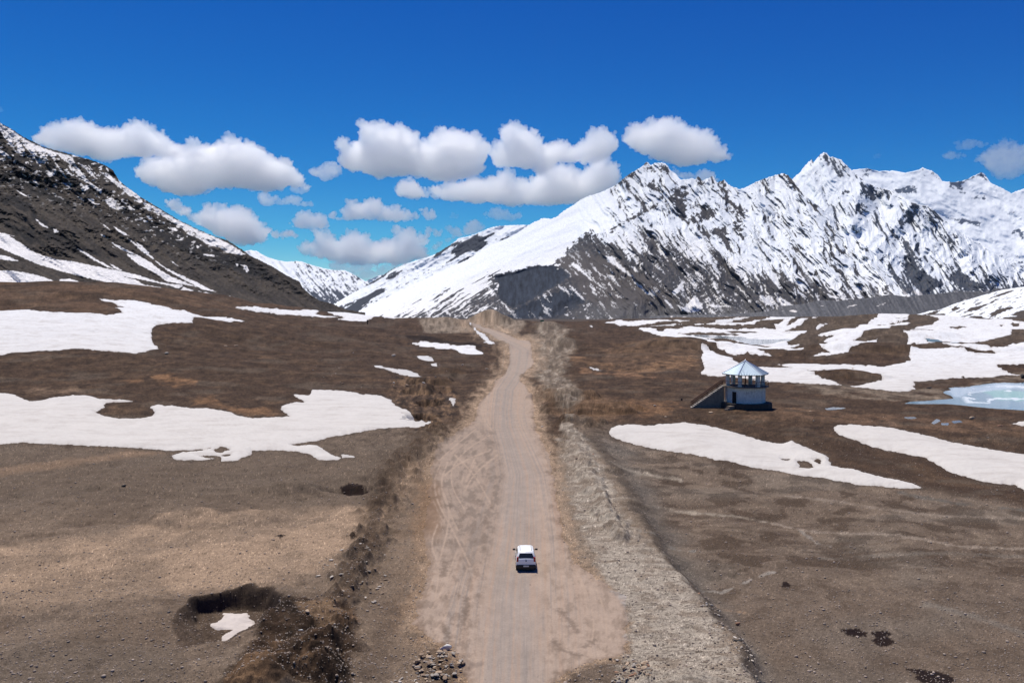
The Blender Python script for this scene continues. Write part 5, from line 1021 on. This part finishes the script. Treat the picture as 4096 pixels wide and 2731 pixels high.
for i, q in enumerate([
 (1782,2598,62,'white','big pale flat-topped slab lying at the top of the left rubble heap',(1,.62,.62),.1), (2617,2715,60,'white','long white leaning slab at the right end of the right-hand rubble heap',(.42,1,.5),.25), (2583,2668,34,'tan','tan boulder just above the long white leaning slab',(1,1,.9),0),
 (2441,2637,18,'dark','small dark rock where the tan dust ends, left of the right-hand rubble',(1,1,.8),0), (2470,2642,20,'pale','small whitish rock beside the dark rock at the dust edge',(1,1,.6),0), (2505,2660,22,'brown','brown rock left of the tan boulder above the right-hand rubble',(1,1,.9),0), (2533,2645,15,'pale','little pale upright rock between the brown rock and the tan boulder',(.8,.8,1.2),0), (2538,2664,18,'brown','low brown rock under the little pale upright one',(1,.8,.6),0), (2580,2728,36,'tan','broad buff boulder cut by the bottom edge of the photo',(1,1,.9),0),
 (2843,2400,30,'grey','long grey slab on the grey silt at the foot of the pale embankment',(1,.55,.5),-.4), (2825,2410,16,'pale','pale egg-shaped stone touching the foot of the pale embankment',(.8,1,.8),.5), (2814,2420,18,'pale','pale sliver of stone lying on the embankment edge',(.5,1,.4),.7), (2953,2440,28,'red','reddish square block standing alone right of the embankment foot',(1,.7,.7),.05), (2797,2358,12,'red','small orange stone above the grey slab beside the embankment',(1,1,.8),0), (2874,2436,22,'pale','flat pale stone on the silt below the grey slab',(1,.6,.4),-.3), (2943,2425,11,'pale','small pale stone directly above the reddish square block',(1,1,.6),0),
 (1230,2492,26,'tan','tan boulder resting on the crest of the orange soil heap by the pit',(1,1,.9),0), (1274,2487,16,'tan','smaller flat tan stone beside the boulder on the orange soil heap',(1,.8,.5),0), (1203,2560,24,'white','white lumpy stone in the dark hollow of the soil heap',(1,.7,.8),0), (1282,2566,14,'pale','pale stone at the right rim of the dark hollow',(.8,1,.9),0), (1248,2692,32,'white','white bone-like stone near the bottom edge, right of the soil heaps',(1,.55,.6),.3), (1204,2672,16,'white','small white stone just left of the white bone-like one',(1,.7,.7),0), (1188,2655,14,'pale','upright pale stone above the small white stone on dark soil',(.6,.6,1.3),0), (795,2640,12,'pale','whitish stone on the gravel left of the soil heaps',(1,1,.7),0), (798,2652,12,'grey','grey stone under the whitish one left of the soil heaps',(1,1,.7),0),
 (495,1953,22,'dark','lone black rock on the gravel plain at left',(1,.7,.7),.1), (1574,1436,22,'grey','grey boulder on the brown slope above the small snow slivers',(1,.8,.8),0), (1629,1543,17,'brown','rounded brown boulder above the right end of the big left snow patch',(1,1,1),0), (1696,1554,17,'pale','pale oval boulder beside the rounded brown one',(1,.8,.7),0), (1576,1534,12,'pale','small whitish stone left of the rounded brown boulder',(1,1,.9),0), (1850,1463,16,'grey','grey elongated stone on the bank left of the road bend',(.5,1,.7),.8), (1947,1472,16,'pale','pale flat stone close to the road edge below the bend',(1,.6,.4),0), (1743,1530,10,'grey','tiny grey stone up-slope of the pale oval boulder',(1,1,.8),0),
 (1745,1726,30,'tan','flat tan slab beside the tip of the big left snow patch',(1,.5,.35),0), (2308,1848,16,'brown','dark brown stone sitting on the pale embankment top',(1,.7,.8),0), (2372,1824,8,'red','tiny rusty-red stone right of the embankment top',(1,1,.8),0), (2310,1607,10,'pale','small pale stone on the orange ground right of the road',(1,1,1),0), (2170,1707,12,'pale','small pale stone on the right road verge',(1,.7,.7),0),
 (666,1408,19,'grey','squat grey boulder below the upper left snow patch',(1,.8,.8),0), (903,1376,17,'tan','left one of two flat tan stones on the brown left slope',(1,.6,.4),0), (946,1375,22,'tan','right, longer one of two flat tan stones on the brown left slope',(1,.5,.35),0),
 (2619,1625,14,'pale','pale stone on the ochre ground left of the pavilion stair',(1,.8,.7),0), (2772,1632,20,'grey','grey flat stone in front of the pavilion stair',(1,.7,.5),0), (2664,1671,14,'tan','tan stone between the long right snow patch and the pavilion',(1,.8,.7),0), (2843,1660,20,'tan','tan flat stone in front of the pavilion steps',(1,.8,.5),0), (3889,1678,26,'tan','rounded buff boulder on the brown ground right of the snow tongue',(1,.8,.8),0), (3999,1703,38,'red','wide flat reddish slab near the right edge',(1,.45,.25),0),
 (4090,1512,24,'dark','black boulder standing in the shallows of the turquoise lake',(.9,.8,1.5),0), (3818,1594,20,'dark','dark rock at the point of the turquoise lake shore',(1,.6,.5),0), (3852,1504,14,'brown','brown rock at the lower edge of the right snowfield',(1,.8,.8),0), (3718,1549,26,'dark','dark low rocks on the gravel left of the turquoise lake',(1,.6,.4),0),
 (3411,1472,12,'tan','small boulder at the tip of the little snow tongue on the right',(1,1,1),0)]):
    px, py, w, col, lb, sh, rz = q; prock(px, py, w, col, lb, 100+i, sh, rz)
def scatter(name, label, group, n, poly, smin, smax, cols, seed, cat='stone', power=2.2, pile=0):
    rs = random.Random(seed); q = np.array(poly, float); k = 0; tries = 0
    while k < n and tries < n*60:
        tries += 1; px = rs.uniform(q[:,0].min(), q[:,0].max()); py = rs.uniform(q[:,1].min(), q[:,1].max())
        if sdf(np.array([px]), np.array([py]), q)[0] < 0: continue
        x, y, z = ground_z(px, py); x += rs.uniform(-.1, .1); y += rs.uniform(-.1, .1); sz = smin+(smax-smin)*rs.random()**power
        rock(name, x, y, sz, rs.choice(cols), rs.randrange(10**5), (rs.uniform(.7, 1.25), rs.uniform(.6, 1), rs.uniform(.3, .65)), None, .15, label, cat, group, lift=rs.random()*pile); k += 1
scatter('rubble_stone', 'broken grey-brown stone in the rubble heap beside the left road edge', 'stones of the left rubble heap', 130, [(1690,2620),(1760,2600),(1850,2640),(1860,2680),(1800,2720),(1700,2710),(1640,2700),(1650,2650)], .10, .50, ['grey','brown','tan','grey'], 1, pile=.18)
scatter('rubble_stone', 'pale crushed stone scattered below the left rubble heap', 'stones strewn below the left rubble heap', 40, [(1580,2690),(1680,2690),(1760,2735),(1560,2735)], .08, .3, ['grey','pale','tan'], 2)
scatter('rubble_stone', 'broken reddish-brown stone in the rubble heap at the right-hand bottom edge', 'stones of the right rubble heap', 90, [(2470,2690),(2560,2665),(2610,2700),(2625,2735),(2620,2760),(2440,2760)], .10, .45, ['brown','tan','red','grey'], 3, pile=.15)
scatter('ditch_stone', 'pale angular stone strewn in the dug-up soil left of the road', 'stones in the soil bank left of the road', 90, [(1440,2080),(1530,2080),(1560,2250),(1520,2400),(1330,2500),(1230,2330),(1260,2250),(1380,2200)], .10, .55, ['grey','pale','brown'], 4)
scatter('bank_stone', 'grey stone lying along the foot of the pale embankment', 'stones along the embankment foot', 90, [(2800,2400),(2880,2400),(2960,2520),(3060,2640),(3160,2760),(3060,2760),(2960,2640),(2880,2520)], .08, .42, ['grey','pale','dark'], 5)
scatter('moor_stone', 'small stone dotted over the brown slope left of the road', 'stones dotted over the left slope', 40, [(1250,1400),(1700,1380),(1850,1480),(1700,1620),(1500,1600),(1250,1500)], .3, .9, ['grey','pale','brown'], 6)
scatter('moor_stone', 'small stone dotted over the brown ground around the long right snow patch', 'stones dotted around the right snow patch', 45, [(2450,1600),(2900,1660),(3300,1700),(3700,1850),(4000,1950),(4000,1720),(3500,1640),(2900,1580)], .15, .55, ['grey','pale','tan'], 7)
scatter('heap_stone', 'pale chip of stone lying on the dark soil heap by the pit', 'stones on the soil heap by the pit', 50, [(1060,2480),(1250,2420),(1400,2520),(1380,2700),(1000,2735),(1000,2620)], .06, .24, ['pale','grey','tan'], 8)
# loose gravel: far too many to count, one mesh
def gravel(n, seed):
    rs = np.random.RandomState(seed); V = []; Fc = []; base, bf = ico(1); cnt = 0
    for b in range(n):
        py = rs.uniform(1760, 2790); px = rs.uniform(-30, 4130)
        x, y = (px-CX)/F*(F*CAMZ/(py-HOR)), F*CAMZ/(py-HOR); i = int(np.argmin(np.abs(PXc-px))); j = int(np.clip(np.interp(py, PY[:, i], np.arange(NR)), 0, NR-1))
        dens = .20+.8*(1-flat_w[j, i])*(.35+.65*max(berm[j, i], heap[j, i], .25*(py > 2300)))
        if rs.rand() > dens or snow_sd[j, i] > 0: continue
        s = rs.uniform(.018, .05)*(1+1.8*rs.rand()**10)*(.6 if flat_w[j, i] > .5 else 1)
        M = base*(1+.25*rs.randn(len(base), 1)*.5); M = M*[s, s*rs.uniform(.6, 1), s*rs.uniform(.4, .8)]; a = rs.rand()*6.28; c_, s_ = math.cos(a), math.sin(a)
        M = np.stack([M[:,0]*c_-M[:,1]*s_, M[:,0]*s_+M[:,1]*c_, M[:,2]], -1)+[X0[j, i], Y0[j, i], Zg[j, i]+s*.3]
        V.append(M); Fc.append(bf+len(base)*cnt); cnt += 1
    me = tri_mesh('gravel', np.concatenate(V), np.concatenate(Fc), pmat('gravel_stone', (.30,.24,.19), .95, var=.6, sc=.9)); o = bpy.data.objects.new('gravel', me); link(o); tag(o, kind='stuff')
gravel(48000, 12)
# ---- small far things --------------------------------------------------
x, y, z = ground_z(1471, 1296); mp = empty('marker_post', (x, y, z)); tag(mp, 'thin dark marker post standing on the snow at the foot of the left mountain', 'post')
MB().bar((0,0,-.5), (0,0,3.2), .35, 8).build('shaft', m_dark, mp); MB().box((0,0,2.6), (1.1,.4,.8), None, .05).build('board', m_dark, mp)
x, y, z = ground_z(2170, 1298); sg = empty('sign_board', (x, y, z)); tag(sg, 'tiny green sign board by the track on the skyline right of the dirt mound', 'sign')
MB().box((0,0,2.9), (3.6,.25,2.6), None, .05).build('panel', pmat('green_enamel', (.02,.16,.07), .5), sg)
for s_ in (-1, 1): MB().bar((s_*1.3,.25,-.5), (s_*1.3,.25,4.0), .12).build('leg', m_rust, sg)
x, y, z = ground_z(2728, 1603); bk_ = empty('bucket', (x, y, z)); tag(bk_, 'small black drum standing left of the pavilion stair', 'drum')
MB().prism(ngon(.17, 14), 0, .44, 1.08).build('shell', m_blk, bk_); MB().prism(ngon(.195, 14), .442, .47).build('lid', m_dark, bk_)
# ------------------------------------------------------------------ air: one even box of haze round camera and land, clouds outside it
hz = MB().box((0, 10250, 1240), (50000, 21600, 2800))
mh = bpy.data.materials.new('haze'); mh.use_nodes = True; nt = mh.node_tree; nt.nodes.clear()
ho = nt.nodes.new('ShaderNodeOutputMaterial'); hv = nt.nodes.new('ShaderNodeVolumePrincipled'); hv.inputs['Density'].default_value = 3.5e-6; hv.inputs['Color'].default_value = (.62,.78,1,1)
nt.links.new(hv.outputs[0], ho.inputs['Volume']); tag(hz.build('haze', mh), kind='stuff')
